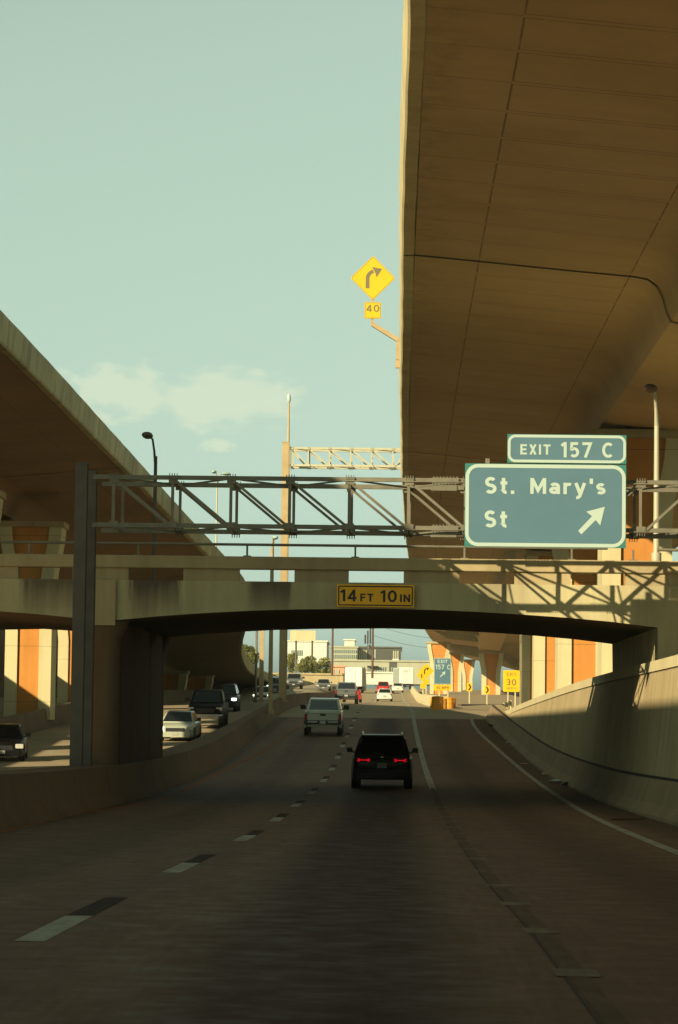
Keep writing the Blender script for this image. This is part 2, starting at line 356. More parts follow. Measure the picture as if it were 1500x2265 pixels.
M['soffit_shaded'] = concrete('shaded_soffit_concrete', (.15, .10, .06), .1, .4)  # underside of the arch: its deep shade is painted into the concrete colour
M['pier_dark'] = concrete('shaded_pier_wall_concrete', (.07, .045, .03), .4, .4)  # wall between the piers, coloured near black to stand for shade
M['pale_steel'] = plain('pale_painted_steel', (.46, .43, .30), .55, .1, .25, 1.5)
M['girder'] = girder_mat(); M['girder_shaded'] = girder_mat('shaded_girder_concrete', (.27, .165, .085), (.13, .08, .045))  # second girder is a darker copy, shade under the left deck painted in
def road_mat():
    m, n, l, b = newmat('worn_road_concrete')
    g = n.new('ShaderNodeNewGeometry').outputs['Position']
    sp = n.new('ShaderNodeSeparateXYZ'); l.new(g, sp.inputs[0]); x = sp.outputs[0]
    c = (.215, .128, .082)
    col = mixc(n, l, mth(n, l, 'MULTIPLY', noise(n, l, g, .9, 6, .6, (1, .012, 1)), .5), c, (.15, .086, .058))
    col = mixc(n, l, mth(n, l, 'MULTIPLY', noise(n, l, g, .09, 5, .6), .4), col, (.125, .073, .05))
    # tyre and oil stains along the lanes
    def streak(cx, w, k, colr):
        d = mth(n, l, 'DIVIDE', mth(n, l, 'ABSOLUTE', mth(n, l, 'SUBTRACT', x, cx)), w)
        r = n.new('ShaderNodeMapRange'); r.interpolation_type = 'SMOOTHSTEP'; l.new(d, r.inputs[0]); r.inputs[1].default_value = .25; r.inputs[2].default_value = 1.0; r.inputs[3].default_value = k; r.inputs[4].default_value = 0
        nz = noise(n, l, g, .7, 5, .6, (1, .015, 1), -.6, .5)
        return mixc(n, l, mth(n, l, 'MULTIPLY', r.outputs[0], nz), col, colr)
    col = streak(-.42, 1.25, .95, (.032, .0165, .016)); col = streak(-4.3, .9, .45, (.06, .04, .028)); col = streak(2.9, .9, .5, (.055, .037, .026))
    col = streak(-12, 1.0, .4, (.06, .042, .03)); col = streak(5.4, .7, .6, (.05, .033, .022)); col = streak(-6.85, .6, .6, (.055, .036, .025))
    col = mixc(n, l, mth(n, l, 'MULTIPLY', noise(n, l, g, 14, 5, .75, (1, .05, 1)), .35), col, (.075, .044, .03))
    # cross joints and the seam by the lane line
    fr = mth(n, l, 'FRACT', mth(n, l, 'DIVIDE', sp.outputs[1], 4.6))
    col = mixc(n, l, mth(n, l, 'MULTIPLY', mth(n, l, 'LESS_THAN', fr, .006), .25), col, (.04, .03, .025))
    l.new(col, b.inputs['Base Color'])
    rg = n.new('ShaderNodeMapRange'); l.new(noise(n, l, g, 2.5, 5, .6), rg.inputs[0]); rg.inputs[3].default_value = .62; rg.inputs[4].default_value = .85
    l.new(rg.outputs[0], b.inputs['Roughness'])
    b.inputs['Specular IOR Level'].default_value = .12
    bp = n.new('ShaderNodeBump'); bp.inputs['Strength'].default_value = .08; bp.inputs['Distance'].default_value = .01
    l.new(noise(n, l, g, 20, 4, .7, (1, .1, 1), 0, 1), bp.inputs['Height']); l.new(bp.outputs[0], b.inputs['Normal'])
    return m
M['road'] = road_mat()
M['road_sunlit'] = concrete('sunlit_road_concrete', (.40, .31, .19), .1, .35, .35, .3, joints=(1, 4.6, .03))  # paler copy: sunlight on the far road and oncoming lanes painted in
def paint_mat(name, c, wear=.5):
    m, n, l, b = newmat(name)
    g = n.new('ShaderNodeNewGeometry').outputs['Position']
    col = mixc(n, l, mth(n, l, 'MULTIPLY', noise(n, l, g, 3.5, 8, .7, (1, .35, 1), .35, .62), wear), c, (.10, .062, .04))
    col = mixc(n, l, mth(n, l, 'MULTIPLY', noise(n, l, g, 45, 4, .7), .35), col, (.10, .066, .045))
    l.new(col, b.inputs['Base Color']); b.inputs['Roughness'].default_value = .8; b.inputs['Specular IOR Level'].default_value = .1
    return m
M['white_line'] = paint_mat('white_road_paint', (.55, .53, .42), .5)
M['worn_line'] = paint_mat('worn_road_paint', (.30, .25, .165), .75); M['faint_line'] = paint_mat('rubbed_out_road_paint', (.17, .115, .068), .95)
M['black_line'] = paint_mat('black_road_paint', (.012, .009, .010), .2)
M['yellow_line'] = paint_mat('yellow_road_paint', (.42, .13, .015), .6)
M['crack'] = plain('dark_seam', (.02, .016, .014), .9)
M['ground'] = concrete('bare_ground', (.36, .28, .16), .2, .5, .5, .4)
M['steel'] = plain('galvanised_steel', (.21, .19, .135), .55, .35, .5, 2.5)
M['steel_dark'] = plain('weathered_steel', (.11, .095, .075), .6, .3, .5, 2.0)
M['steel_tan'] = plain('tan_steel', (.44, .32, .16), .6, .1, .3, 1.5)
M['rust'] = plain('dark_brown_steel', (.12, .06, .035), .7, .1, .4)
M['sign_blue'] = plain('faded_green_sheeting', (.080, .168, .215), .45, 0, .18, .8)
M['sign_teal'] = plain('sign_corner_sheeting', (.03, .17, .15), .45, 0, .15, 1.0)
M['sign_white'] = plain('white_sheeting', (.42, .52, .46), .4, 0, .08, 2.0)
M['sign_yellow'] = plain('yellow_sheeting', (.62, .42, .0), .4, 0, .06, 1.5)
M['sign_amber'] = plain('amber_sheeting', (1.0, .50, .0), .4, 0, .18, 2.0)
M['sign_black'] = plain('black_sheeting', (.02, .017, .018), .5)
M['sign_grey'] = plain('faded_black_sheeting', (.17, .13, .06), .5)
M['glass'] = plain('dark_car_glass', (.012, .013, .015), .06, 0, .1, 1, spec=.6)
M['tyre'] = plain('tyre_rubber', (.012, .011, .012), .85)
M['rim'] = plain('alloy_rim', (.30, .29, .27), .35, .7)
M['trim'] = plain('black_trim', (.014, .013, .014), .5)
M['chrome'] = plain('chrome', (.55, .54, .5), .2, .9, .1)
M['plate'] = plain('licence_plate', (.42, .40, .36), .5, 0, .45, 14)
M['tail'] = plain('red_lens', (.25, .012, .01), .25, 0, .2, 4)
M['tail_lit'] = plain('lit_red_lamp', (.95, .0, .012), .5, 0, 0, 1, emit=.5)
M['lamp_lens'] = plain('clear_lens', (.55, .53, .45), .15, 0, .2, 4)
M['lamp_lit'] = plain('lit_headlamp', (1.0, .93, .62), .3, 0, 0, 1, emit=1.6)
M['drl'] = plain('lit_white_headlamp', (.95, 1.0, .85), .3, 0, 0, 1, emit=2.2)
M['amber_lens'] = plain('amber_lens', (.7, .16, .02), .3, 0, .1)
def paint(name, c, rough=.32, vary=.12, coat=.6, spec=.5): return plain(name, c, rough, 0, vary, 1.2, 0, coat, spec)
M['p_black'] = paint('black_car_paint', (.004, .0035, .004), .4, .1, .1, .3)
M['p_silver'] = paint('silver_car_paint', (.42, .44, .33))
M['p_white'] = paint('white_car_paint', (.68, .68, .58))
M['p_grey'] = paint('grey_car_paint', (.12, .13, .12))
M['p_red'] = paint('red_car_paint', (.48, .02, .015))
M['p_maroon'] = paint('dark_maroon_car_paint', (.007, .0025, .0025), .5, .1, .0, .12)
M['p_blue'] = paint('dark_blue_car_paint', (.05, .07, .09))
M['box_white'] = plain('white_box_panel', (.72, .74, .66), .5, 0, .15, .8)
M['box_grey'] = plain('grey_box_panel', (.36, .38, .34), .5, 0, .15, .8)
M['barrel'] = plain('orange_barrel_plastic', (.85, .32, .02), .5, 0, .25, 2)
M['wood'] = plain('utility_pole_wood', (.12, .055, .035), .85, 0, .4, 3)
M['bldg'] = concrete('grey_green_cladding', (.42, .41, .29), .2, .2, .1, .05)
M['bldg_pale'] = concrete('pale_cladding', (.66, .66, .54), .2, .15, .1, .05)
M['bldg_dark'] = plain('dark_cladding', (.075, .075, .06), .6, 0, .3, .2)
M['pane'] = plain('window_pane', (.30, .36, .30), .15, 0, .3, .5)
M['brick'] = plain('salmon_wall', (.62, .33, .19), .8, 0, .2, .5)
M['bark'] = plain('bark', (.06, .045, .03), .9)
def leaf_mat():
    m, n, l, b = newmat('foliage')
    g = n.new('ShaderNodeNewGeometry').outputs['Position']
    col = mixc(n, l, noise(n, l, g, .7, 5, .6), (.09, .10, .018), (.40, .34, .055))
    col = mixc(n, l, noise(n, l, g, 5, 3, .6), col, (.11, .12, .02)); l.new(col, b.inputs['Base Color']); b.inputs['Roughness'].default_value = .7
    return m
M['leaf'] = leaf_mat()

# ------------------------------------------------------------------ terrain and road
def lane_edge(Y):       # right limit of the pavement: the wall until the exit lane bends away
    return 6.0 if Y < 168 else 6.0 + 22 * sstep(168, 250, Y) + (0 if Y < 250 else 0)
Ys = [-40 + i for i in range(681)]
mb = MB(); rows = []
for Y in Ys:
    xs = [-19.0, -15.2, -11.5, -9.5, -8.6, -7.8, -7.2, -6.3, -2.6, 1.06, 4.6]
    e = lane_edge(Y); xs += [max(5.2, 4.6 + (e - 4.6) * .4), max(6.0, e)]
    rows.append([(x, Y, zr(Y, x)) for x in xs])
mb.loft(rows, caps=False, closed=False)
nf = len(mb.f)
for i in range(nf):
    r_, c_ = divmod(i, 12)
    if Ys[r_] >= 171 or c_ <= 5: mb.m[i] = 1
struct(mb.build('road', [M['road'], M['road_sunlit']], smooth=True))
_gr = spline([(-60, 1.75), (65, 1.55), (95, 1.45), (138, 1.0), (174, .55), (210, 1.0), (300, 1.75), (407, 2.75), (520, 5.4), (620, 7.0)])
def zg(x, Y):
    if Y > 640: return EYE + 7.0
    road = zr(Y) - .35
    rt = _gr(Y) + EYE; lf = zr(min(Y, 640)) + (.45 if Y < 200 else .45 - .9 * sstep(200, 320, Y))
    e = lane_edge(Y)
    if x > e + .55: return rt if Y < 176 else min(rt, road) if x < e + 8 else rt
    if x < -19.4: return lf
    return road
mb = MB(); rows = []
for Y in [-300, -60] + Ys[4::8] + [641, 800, 1200, 2500, 6000]:
    e = lane_edge(Y)
    xs = [-3000, -400, -60, -30, -19.5, -19.3, -8, 0, e + .5, e + .6, e + 9, 45, 120, 500, 3000]
    rows.append([(x, Y, zg(x, Y)) for x in xs])
mb.loft(rows, caps=False, closed=False)
struct(mb.build('ground', M['ground']))

# painted markings
def strip(mb, pts, w, mi=0, lift=.003):
    """a painted band along (x, Y) points"""
    r = [[(x - w / 2, Y, zr(Y, x) + lift), (x + w / 2, Y, zr(Y, x) + lift)] for x, Y in pts]
    mb.loft(r, caps=False, closed=False, mi=mi)
def lin(x0, Y0, x1, Y1, step=3.0):
    n = max(1, int(abs(Y1 - Y0) / step)); return [(x0 + (x1 - x0) * i / n, Y0 + (Y1 - Y0) * i / n) for i in range(n + 1)]
mb = MB()
dl = spline([(p.x and p.y, p.x) for p in [on_road(105, 2062), on_road(420, 1912), on_road(560, 1845), on_road(660, 1777), on_road(728, 1712), on_road(752, 1660), on_road(776, 1610)]] + [(200, 1.3 - 3.0), (330, -1.0)])
dl_pts = [on_road(105, 2062), on_road(420, 1912), on_road(560, 1845), on_road(660, 1777), on_road(728, 1712), on_road(760, 1645), on_road(785, 1590)]
dl = spline([(p.y, p.x) for p in dl_pts])
xl = lambda Y: dl(min(Y, 180)) + max(0, Y - 180) * .0
k = 0
while 6.8 + 12.19 * k < 330:
    Y = 6.8 + 12.19 * k
    strip(mb, [(xl(Y + t), Y + t) for t in (0, 1.5, 3.05)], .22, 0)
    strip(mb, [(xl(Y + t), Y + t) for t in (3.05, 4.5, 6.1)], .22, 1)
    k += 1
rl = spline([(p.y, p.x) for p in [on_road(1266, 2150), on_road(1187, 2052), on_road(1130, 1990), on_road(1042, 1885), on_road(985, 1800), on_road(945, 1712), on_road(925, 1640), on_road(911, 1572)]])
xrl = lambda Y: rl(min(Y, 185))
Y = 12.6
while Y < 72:
    strip(mb, [(xrl(Y), Y), (xrl(Y + .6), Y + .6)], .27, 2, .006); Y += 4.0
strip(mb, [(xrl(y), y) for y in range(12, 88, 3)], .13, 6, .0045)
strip(mb, [(xrl(y), y) for y in range(86, 420, 4)], .22, 0)
strip(mb, [(xrl(y) - .09, y) for y in range(4, 80, 2)], .02, 4, .003)
el = [on_road(*p) for p in ((1500, 1887), (1310, 1806), (1235, 1762), (1150, 1700), (1095, 1652), (1060, 1620), (1043, 1597))]
ef = spline([(p.y, p.x) for p in el]); Yend = el[-1].y
strip(mb, [(ef(y), y) for y in [2 + 3 * i for i in range(int((Yend - 2) / 3))]] + [(ef(Yend) + .1, Yend + 4), (ef(Yend) + .7, Yend + 10), (ef(Yend) + 2.2, Yend + 18)], .19, 0)
yl = spline([(p.y, p.x) for p in [on_road(20, 1836), on_road(180, 1800), on_road(330, 1774), on_road(480, 1712), on_road(600, 1650), on_road(652, 1612)]])
strip(mb, [(yl(min(y, 150)), y) for y in range(2, 400, 3)], .15, 5)
gore = [(xrl(205) + 2.0 * t / 18, 187 + t) for t in (0, 6, 12, 18)]
strip(mb, gore, .2, 0, .005)
for xx in (-11.3, -15.0):
    for k in range(32): strip(mb, [(xx, 8 + 12.19 * k), (xx, 11 + 12.19 * k)], .18, 0)
strip(mb, [(-8.5, y) for y in range(2, 420, 4)], .15, 5)
struct(mb.build('road_markings', [M['white_line'], M['black_line'], M['worn_line'], M['worn_line'], M['crack'], M['yellow_line'], M['faint_line']], fix=False))

# ------------------------------------------------------------------ barriers and walls
def along(prof, Y0, Y1, xf, zf, step=4.0):
    n = max(1, int((Y1 - Y0) / step)); rings = []
    for i in range(n + 1):
        Y = Y0 + (Y1 - Y0) * i / n; rings.append([(xf(Y) + a, Y, zf(Y) + b) for a, b in prof])
    return rings
WIDE = [(-.78, -.3), (.78, -.3), (.78, .08), (.60, .33), (.52, .95), (-.52, .95), (-.60, .33), (-.78, .08)]
JERSEY = [(-.34, -.3), (.34, -.3), (.34, .08), (.17, .33), (.10, .95), (-.10, .95), (-.17, .33), (-.34, .08)]
mb = MB(); rings = []
for i in range(124):
    Y = -20 + 4 * i; k = sstep(170, 95, Y)
    rings.append([(-7.55 + (a * k + b_ * (1 - k)), Y, zr(Y, -6.5) + z) for (a, z), (b_, z2) in zip(WIDE, JERSEY)])
mb.loft(rings)
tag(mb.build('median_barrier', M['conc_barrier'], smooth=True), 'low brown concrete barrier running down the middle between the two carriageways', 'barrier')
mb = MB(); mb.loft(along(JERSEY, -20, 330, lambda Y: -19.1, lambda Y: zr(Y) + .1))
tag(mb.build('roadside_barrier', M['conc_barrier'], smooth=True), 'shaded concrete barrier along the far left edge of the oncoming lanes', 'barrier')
# right retaining wall with its barrier foot and coping
rw = thing('retaining_wall', 'tall tan concrete retaining wall along the exit lane on the right', 'wall', (6.6, 60, 0))
WE = 172.0
fade = lambda Y: 1 - .25 * sstep(150, WE, Y)
mb = MB(); rings = []
for i in range(49):
    Y = -20 + (WE + 20) * i / 48; z = zr(Y); x = 5.85
    rings.append([(x, Y, z - .3), (x, Y, z + .07), (x + .2, Y, z + .3), (x + .38, Y, z + .84), (x + .62, Y, z + .84), (x + .62, Y, z - .3)])
mb.loft(rings); mb.build('barrier', M['wall_foot'], rw)
mb = MB(); rings = []; cop = MB(); crings = []; seam = []
for i in range(49):
    Y = -20 + (WE + 20) * i / 48; zb = zr(Y) + .5; zt = max(_gr(Y) + EYE + .12, zr(Y) + .86)
    zb += .385; seam.append([(6.31, Y, zb - .045), (6.31, Y, zb + .02), (6.4, Y, zb + .02), (6.4, Y, zb - .045)]); rings.append([(6.34, Y, zb), (6.60, Y, zt - .26), (6.95, Y, zt - .26), (6.95, Y, zb)])
    crings.append([(6.56, Y, zt - .26), (6.56, Y, zt), (7.0, Y, zt), (7.0, Y, zt - .26)])
mb.loft(rings); mb.build('wall_panel', M['conc_wall'], rw)
sm = MB(); sm.loft(seam); sm.build('joint_strip', M['crack'], rw)
cop.loft(crings); cop.build('coping', M['conc_pale'], rw)
# white parapet between the main road and the exit
mb = MB(); mb.loft(along([(-.2, -.3), (.25, -.3), (.25, .9), (.05, .9), (-.12, .3)], 206, 430, lambda Y: 3.0 + .9 * sstep(240, 206, Y), lambda Y: zr(Y), 8))
tag(mb.build('parapet_wall', M['conc_pale']), 'sunlit pale concrete parapet that parts the exit from the main road', 'barrier')

sw = thing('shade_wall', 'tall dark brown wall added behind the columns on the left to block low sun', 'wall', (-29, 200, zg(-29, 200)))  # added sun blocker; shades the column feet and, where raised, the oncoming lanes
mb = MB(); rings = []
for i in range(28):
    Y = 60 + 10 * i; z = EYE; k = i * .05; q = 4.5 * sstep(180, 200, Y); rings.append([(-29.6 - k, Y, z - 2.5), (-29.6 - k, Y, z + 7.3 + q), (-29 - k, Y, z + 7.3 + q), (-29 - k, Y, z - 2.5)])
mb.loft(rings); mb.build('wall_panel', M['brown_wall'], sw)
mb = MB(); rings = []
for i in range(28):
    Y = 60 + 10 * i; z = EYE + 7.3 + 4.5 * sstep(180, 200, Y); k = i * .05; rings.append([(-29.8 - k, Y, z + .004), (-29.8 - k, Y, z + .4), (-28.8 - k, Y, z + .4), (-28.8 - k, Y, z + .004)])
mb.loft(rings); mb.build('coping', M['conc'], sw)
# ------------------------------------------------------------------ elevated roadways
GIRD = [(.335, 0), (2.1, -.16), (4.2, -.36), (6.35, -.55), (6.75, -.62), (7.02, -.82), (7.18, -1.12), (7.27, -1.5), (7.40, -1.78), (7.7, -1.86), (10.3, -2.08), (10.55, -2.02), (10.72, -1.75), (10.85, -1.4), (11.1, -1.1), (11.6, -.98), (14.0, -1.15), (17.2, -1.38), (17.2, -1.0), (9, -.4), (.335, .4)]
def elevated(name, label, xf, zf, sgn, Y0, Y1, joints, width=1.0, step=2.55, outer=17.2):
    GR = [(min(g, outer), dz) for g, dz in GIRD]
    th = thing(name, label, 'elevated road', (xf(60), 60, 0))
    n = int((Y1 - Y0) / step); G = MB(); B1 = MB(); B2 = MB(); rg, uvg, r1, r2 = [], [], [], []
    px = py = None; s = 0
    for i in range(n + 1):
        Y = Y0 + step * i; x = xf(Y); z = zf(Y) + EYE
        if px is not None: s += math.hypot(x - px, Y - py)
        px, py = x, Y
        rg.append([(x + sgn * g * (width if g > 1 else 1), Y, z + dz) for g, dz in GR]); uvg.append([(g, s) for g, dz in GR])
        j = .012 * math.sin(i * 12.9898) + .01 * math.sin(i * 4.1)
        r1.append([(x + sgn * (g + j), Y, z + dz) for g, dz in ((-.02, .06), (.03, -.012), (.30, -.012), (.325, .01), (.325, .42), (.42, .42), (.42, 1.05), (.05, 1.05), (-.10, 1.0))])
        r2.append([(x + sgn * (g * width), Y, z + dz) for g, dz in ((outer + .02, -1.39), (outer + .3, -1.37), (outer + .3, -.2), (outer + .02, -.2))])
    G.loft(rg, uvs=uvg); G.build('girder', M['girder' if sgn > 0 else 'girder_shaded'], th, smooth=True)
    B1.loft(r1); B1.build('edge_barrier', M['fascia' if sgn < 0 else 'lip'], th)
    B2.loft(r2); B2.build('edge_barrier', M['conc_dirty'], th)
    for Yj in joints:
        J = MB(); rr = []
        for dy in (-.075, .075):
            x = xf(Yj + dy); z = zf(Yj + dy) + EYE
            rr.append([(x + sgn * g * (width if g > 1 else 1) + (0 if not 7 < g < 7.5 else -sgn * .03), Yj + dy, z + dz - .02) for g, dz in [(0.02, -.01)] + GIRD[:17]])
        J.loft(rr, caps=False, closed=False)
        for dy in (0, 1):
            pass
        J.build('expansion_joint', M['crack'], th)
    return th
redge = [atz(p[0], p[1], 12.9) for p in ((903, 0), (896, 300), (891, 550), (888, 860), (889, 1000), (892, 1100), (903, 1230), (952, 1412))]
rxf = spline([(-310, redge[0].x - 4.5), (-70, redge[0].x - 1.4)] + [(p.y, p.x) for p in redge] + [(462, 8.6), (508, 12.8), (560, 19), (640, 32)])
right_deck = elevated('elevated_roadway', 'huge tan concrete elevated road overhead, filling the upper right', rxf, lambda Y: 12.9, 1, -300, 640, (74.0, 128.0, 214.0, 300.0))
for Y in (318, 345, 372, 428, 458):
    x = rxf(Y); q = MB(); q.prism([(x + 1.2, 12.9 + EYE - .10), (x + 3.2, 12.9 + EYE - 1.15), (x + 7.3, 12.9 + EYE - 1.6), (x + 7.3, 12.9 + EYE - .7)], Y - .5, Y + .5); q.build('cross_beam', M['conc'], right_deck)
p = atz(1412, 948, 10.95); q = MB(); q.box(p.x - .5, p.x + .5, p.y - .06, p.y + .06, p.z - .05, p.z + .3); q.build('drain_slot', M['crack'], right_deck)
p = at(1072, 570, 74.0); q = MB(); q.box(p.x - .38, p.x + .38, 73.94, 74.06, p.z - .05, p.z + .12); q.build('drain_box', M['crack'], right_deck)
ltop = [(-4, 683, 92.6), (96, 791, 105), (196, 900, 121.7), (336, 1056, 154), (428, 1157, 171), (494, 1229, 187), (541, 1285, 199), (535, 1412, 236), (540, 1440, 256), (556, 1466, 286), (602, 1491, 340), (690, 1509, 420)]
lp = [at(*p) for p in ltop]
lxf = spline([(-310, lp[0].x), (-70, lp[0].x)] + [(-10, lp[0].x)] + [(p.y, p.x) for p in lp] + [(470, lp[-1].x - .3)])
_lz = spline([(-310, 13.1), (-70, 13.1)] + [(p.y, p.z - EYE - 1.05) for p in lp] + [(470, lp[-1].z - EYE - 1.05)])
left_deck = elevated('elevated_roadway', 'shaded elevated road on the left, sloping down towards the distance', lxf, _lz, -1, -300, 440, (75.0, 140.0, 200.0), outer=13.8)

# striped columns under the two decks
def striped_column(label, xc, Y, zb, zt, w=2.55, depth=2.2, flank=.68, flare=.45, group='striped columns of the elevated roads'):
    t = thing('striped_column', label, 'column', (xc, Y, zb), group)
    h = zt - zb
    def wid(z):
        k = sstep(h - 3.2, h, z); return w / 2 + flare * k
    zs = [0, h * .3, h - 3.2, h - 2.4, h - 1.6, h - .8, h]
    P = MB(); P.loft([[(xc - wid(z) + flank * .5, Y - depth / 2 + .14, zb + z), (xc + wid(z) - flank * .5, Y - depth / 2 + .14, zb + z), (xc + wid(z) - flank * .5, Y + depth / 2 - .14, zb + z), (xc - wid(z) + flank * .5, Y + depth / 2 - .14, zb + z)] for z in zs])
    P.build('panel', M['orange'], t)
    for sg in (-1, 1):
        Q = MB()
        Q.loft([[(xc + sg * wid(z), Y - depth / 2, zb + z), (xc + sg * (wid(z) - flank), Y - depth / 2, zb + z), (xc + sg * (wid(z) - flank), Y + depth / 2, zb + z), (xc + sg * wid(z), Y + depth / 2, zb + z)] for z in zs])
        Q.build('pilaster', M['cream'], t)
    C = MB(); C.box(xc - wid(h) - .12, xc + wid(h) + .12, Y - depth / 2 - .12, Y + depth / 2 + .12, zb + h, zb + h + .3); C.build('cap', M['conc'], t)
    return t
def colx(px, Y): return at(px, 1400, Y).x
striped_column('nearest striped orange column on the right, shaded at its top behind the green exit sign', colx(1403, 100), 100, _gr(100) + EYE - .3, 12.9 - 2.35 + EYE)
for px, Y, lb in ((1288, 135, 'second striped orange column on the right, behind the underpass wall'), (1225, 170, 'striped column just left of the second one on the right, a sunlit orange band showing'), (1189, 205, 'striped column beside the amber exit speed sign, thin orange band showing')):
    striped_column(lb, colx(px, Y), Y, _gr(Y) + EYE - .3, 12.9 - 2.35 + EYE)
striped_column('striped orange column behind the right hand chevron sign', colx(1083, 407), 400, 2.7 + EYE, 12.9 - 2.4 + EYE, 2.7)
for px, Y, w, lb in ((971, 400, 2.5, 'slender striped column with flared head behind the small green exit sign'), (1008, 446, 1.9, 'slim striped column just right of the small green exit sign'), (1035, 492, 1.7, 'thin striped column behind the left hand chevron sign')):
    striped_column(lb, colx(px, Y), Y, 2.6 + EYE, {400: 11.85, 446: 11.6, 492: 11.5}[Y] + EYE, w, 1.8, .55, .45)
for px, Y, lb in ((69, 150, 'big sunlit striped orange column at the far left'), (176, 181, 'striped orange column partly hidden by the gantry post'), (300, 216, 'striped column in shade behind the overpass pier'), (375, 250, 'dark striped column right beside the overpass pier'), (437, 285, 'dim striped column behind the dark lifted pickup')):
    X = colx(px, Y); striped_column(lb, X, Y, zr(Y) + (.4 if Y < 200 else .0), _lz(Y) - 2.35 + EYE if Y < 190 else max(zr(Y) + 2.5, _lz(Y) - 2.3 + EYE))

for Y in (82, 94, 106, 118, 130):  # extra row out of view, added only for its shadow stripes on the road
    striped_column('unseen striped orange column added left of view to cast shadow bands on the oncoming lanes', -20.6, Y, zr(Y) + .4, 13.0 - 2.35 + EYE, 2.3)
# ------------------------------------------------------------------ the overpass
OY, OW = 70.0, 14.5
def ox(px): return at(px, 1300, OY).x
def oz(px, py): return at(px, py, OY).z
op = thing('overpass_bridge', 'low concrete road bridge with arched soffit crossing the highway', 'bridge', (ox(850), OY, 0))
ztop = oz(750, 1288)
low_l = [(-160, 1350), (-60, 1348), (0, 1352), (80, 1358), (160, 1366), (206, 1372)]
low_r = [(264, 1371), (350, 1363), (450, 1356), (550, 1351), (650, 1348), (750, 1347), (850, 1346.5), (950, 1349), (1050, 1353), (1150, 1359), (1250, 1366), (1350, 1375), (1455, 1388)]
poly = [(-20.5, ztop), (-20.5, oz(-160, 1350))] + [(at(a, b, OY).x, oz(a, b)) for a, b in low_l + low_r]
poly += [(poly[-1][0] + .02, EYE + 1.2), (13.5, EYE + 1.2), (13.5, ztop)]
stains_z = ztop
M['bridge_face'] = concrete('bridge_face_concrete', (.54, .47, .26), .5, .3, dark=(.16, .12, .08), stains=((ox(345), .78, .95), (ox(600), .66, .85), (ox(120), .95, .85), (ox(832), .5, .25), (ox(1090), .5, .3)))
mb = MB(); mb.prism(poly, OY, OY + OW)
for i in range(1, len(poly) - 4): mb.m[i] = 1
mb.build('deck', [M['bridge_face'], M['soffit_shaded']], op)
zA, zB, zC = ztop, oz(750, 1261), oz(750, 1233)
opens = [(-206, -84), (39, 160), (283, 405), (529, 651), (771, 893), (1016, 1138), (1262, 1384)]
for yy, dpt in ((OY + .03, .28), (OY + OW - .31, .28)):
    xs = -20.5
    for a, b in opens + [(2500, 2500)]:
        xa = min(ox(a), 13.5)
        par = MB(); par.box(xs, xa, yy, yy + dpt, zA + .003, zB - .003); xs = ox(b); par.build('parapet_post', M['conc'], op)
for yy in (OY - .04, OY + OW - .36):
    cap = MB(); cap.box(-20.5, 13.5, yy, yy + .42, zB, zC); cap.build('parapet_cap', M['conc'], op, bevel=.02)
zR = oz(750, 1206)
for yy in (OY + .15,):
    rail = MB(); rail.tube((-20.5, yy, zR), (ox(1345), yy, zR), .035, n=8); hr2 = MB(); hr2.tube((ox(1455), yy, zR - .02), (13.5, yy, zR - .02), .04, n=8); hr2.build('handrail', M['steel'], op, smooth=True); hr = rail.build('handrail', M['steel'], op, smooth=True)
    for p in (-185, 60, 303, 545, 785, 1027, 1265, 1402):
        st = MB(); st.beam((ox(p), yy, zC), (ox(p), yy, zR - .03), .05, .07); st.box(ox(p) - .1, ox(p) + .1, yy - .09, yy + .09, zC + .001, zC + .03); st.build('rail_post', M['steel'], hr)
blk = MB(); blk.box(ox(205), ox(257), OY - .10, OY - .003, oz(230, 1383), ztop - .02); blk.build('pilaster_block', M['conc'], op)
# piers: a row of round columns with flared heads on the median
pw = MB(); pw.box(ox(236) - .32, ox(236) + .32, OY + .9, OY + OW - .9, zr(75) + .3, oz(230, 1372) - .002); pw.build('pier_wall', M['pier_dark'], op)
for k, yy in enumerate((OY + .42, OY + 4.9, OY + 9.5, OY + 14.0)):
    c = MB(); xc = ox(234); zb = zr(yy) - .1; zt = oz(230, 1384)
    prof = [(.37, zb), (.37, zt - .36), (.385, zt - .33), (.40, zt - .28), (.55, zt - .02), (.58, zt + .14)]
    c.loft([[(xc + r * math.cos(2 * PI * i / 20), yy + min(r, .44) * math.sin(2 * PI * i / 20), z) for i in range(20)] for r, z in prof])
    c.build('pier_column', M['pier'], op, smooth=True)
ab = MB(); ab.box(-21.2, -18.6, OY + .4, OY + OW - .4, zr(75) - .2, oz(-160, 1350) - .002); ab.build('abutment', M['conc'], op)

# clearance sign on the bridge
def panel_sign(name, label, px0, px1, py0, py1, Y, mat, cat='sign', group=None, r=.06, border=None, bw=.03, inset=.03, t=.03):
    c = at((px0 + px1) / 2, (py0 + py1) / 2, Y); s = Y / F * 1.0002
    w = (px1 - px0) * Y / F; h = (py1 - py0) * Y / F
    th = thing(name, label, cat, (c.x, Y, c.z - h / 2), group)
    mb = MB(); mb.loft([[(p[0], yy, p[1]) for p in rrect_pts(c.x - w / 2, c.x + w / 2, c.z - h / 2, c.z + h / 2, r)] for yy in (Y, Y + t)])
    mb.build('panel', mat, th)
    if border:
        b = MB(); ring_plate(b, c.x - w / 2 + inset, c.x + w / 2 - inset, c.z - h / 2 + inset, c.z + h / 2 - inset, max(r, .05), bw, Y); b.build('border', border, th)
    return th, c, w, h
def fit(th, txt, mat, px0, px1, py0, py1, Y, bold=.16, spacing=.17):
    a = at((px0 + px1) / 2, (py0 + py1) / 2, Y); w = (px1 - px0) * Y / F; h = (py1 - py0) * Y / F
    return lettering(txt, mat, a.x - w / 2, a.x + w / 2, a.z - h / 2, a.z + h / 2, Y, th, bold=bold, spacing=spacing)
YS = OY - .16
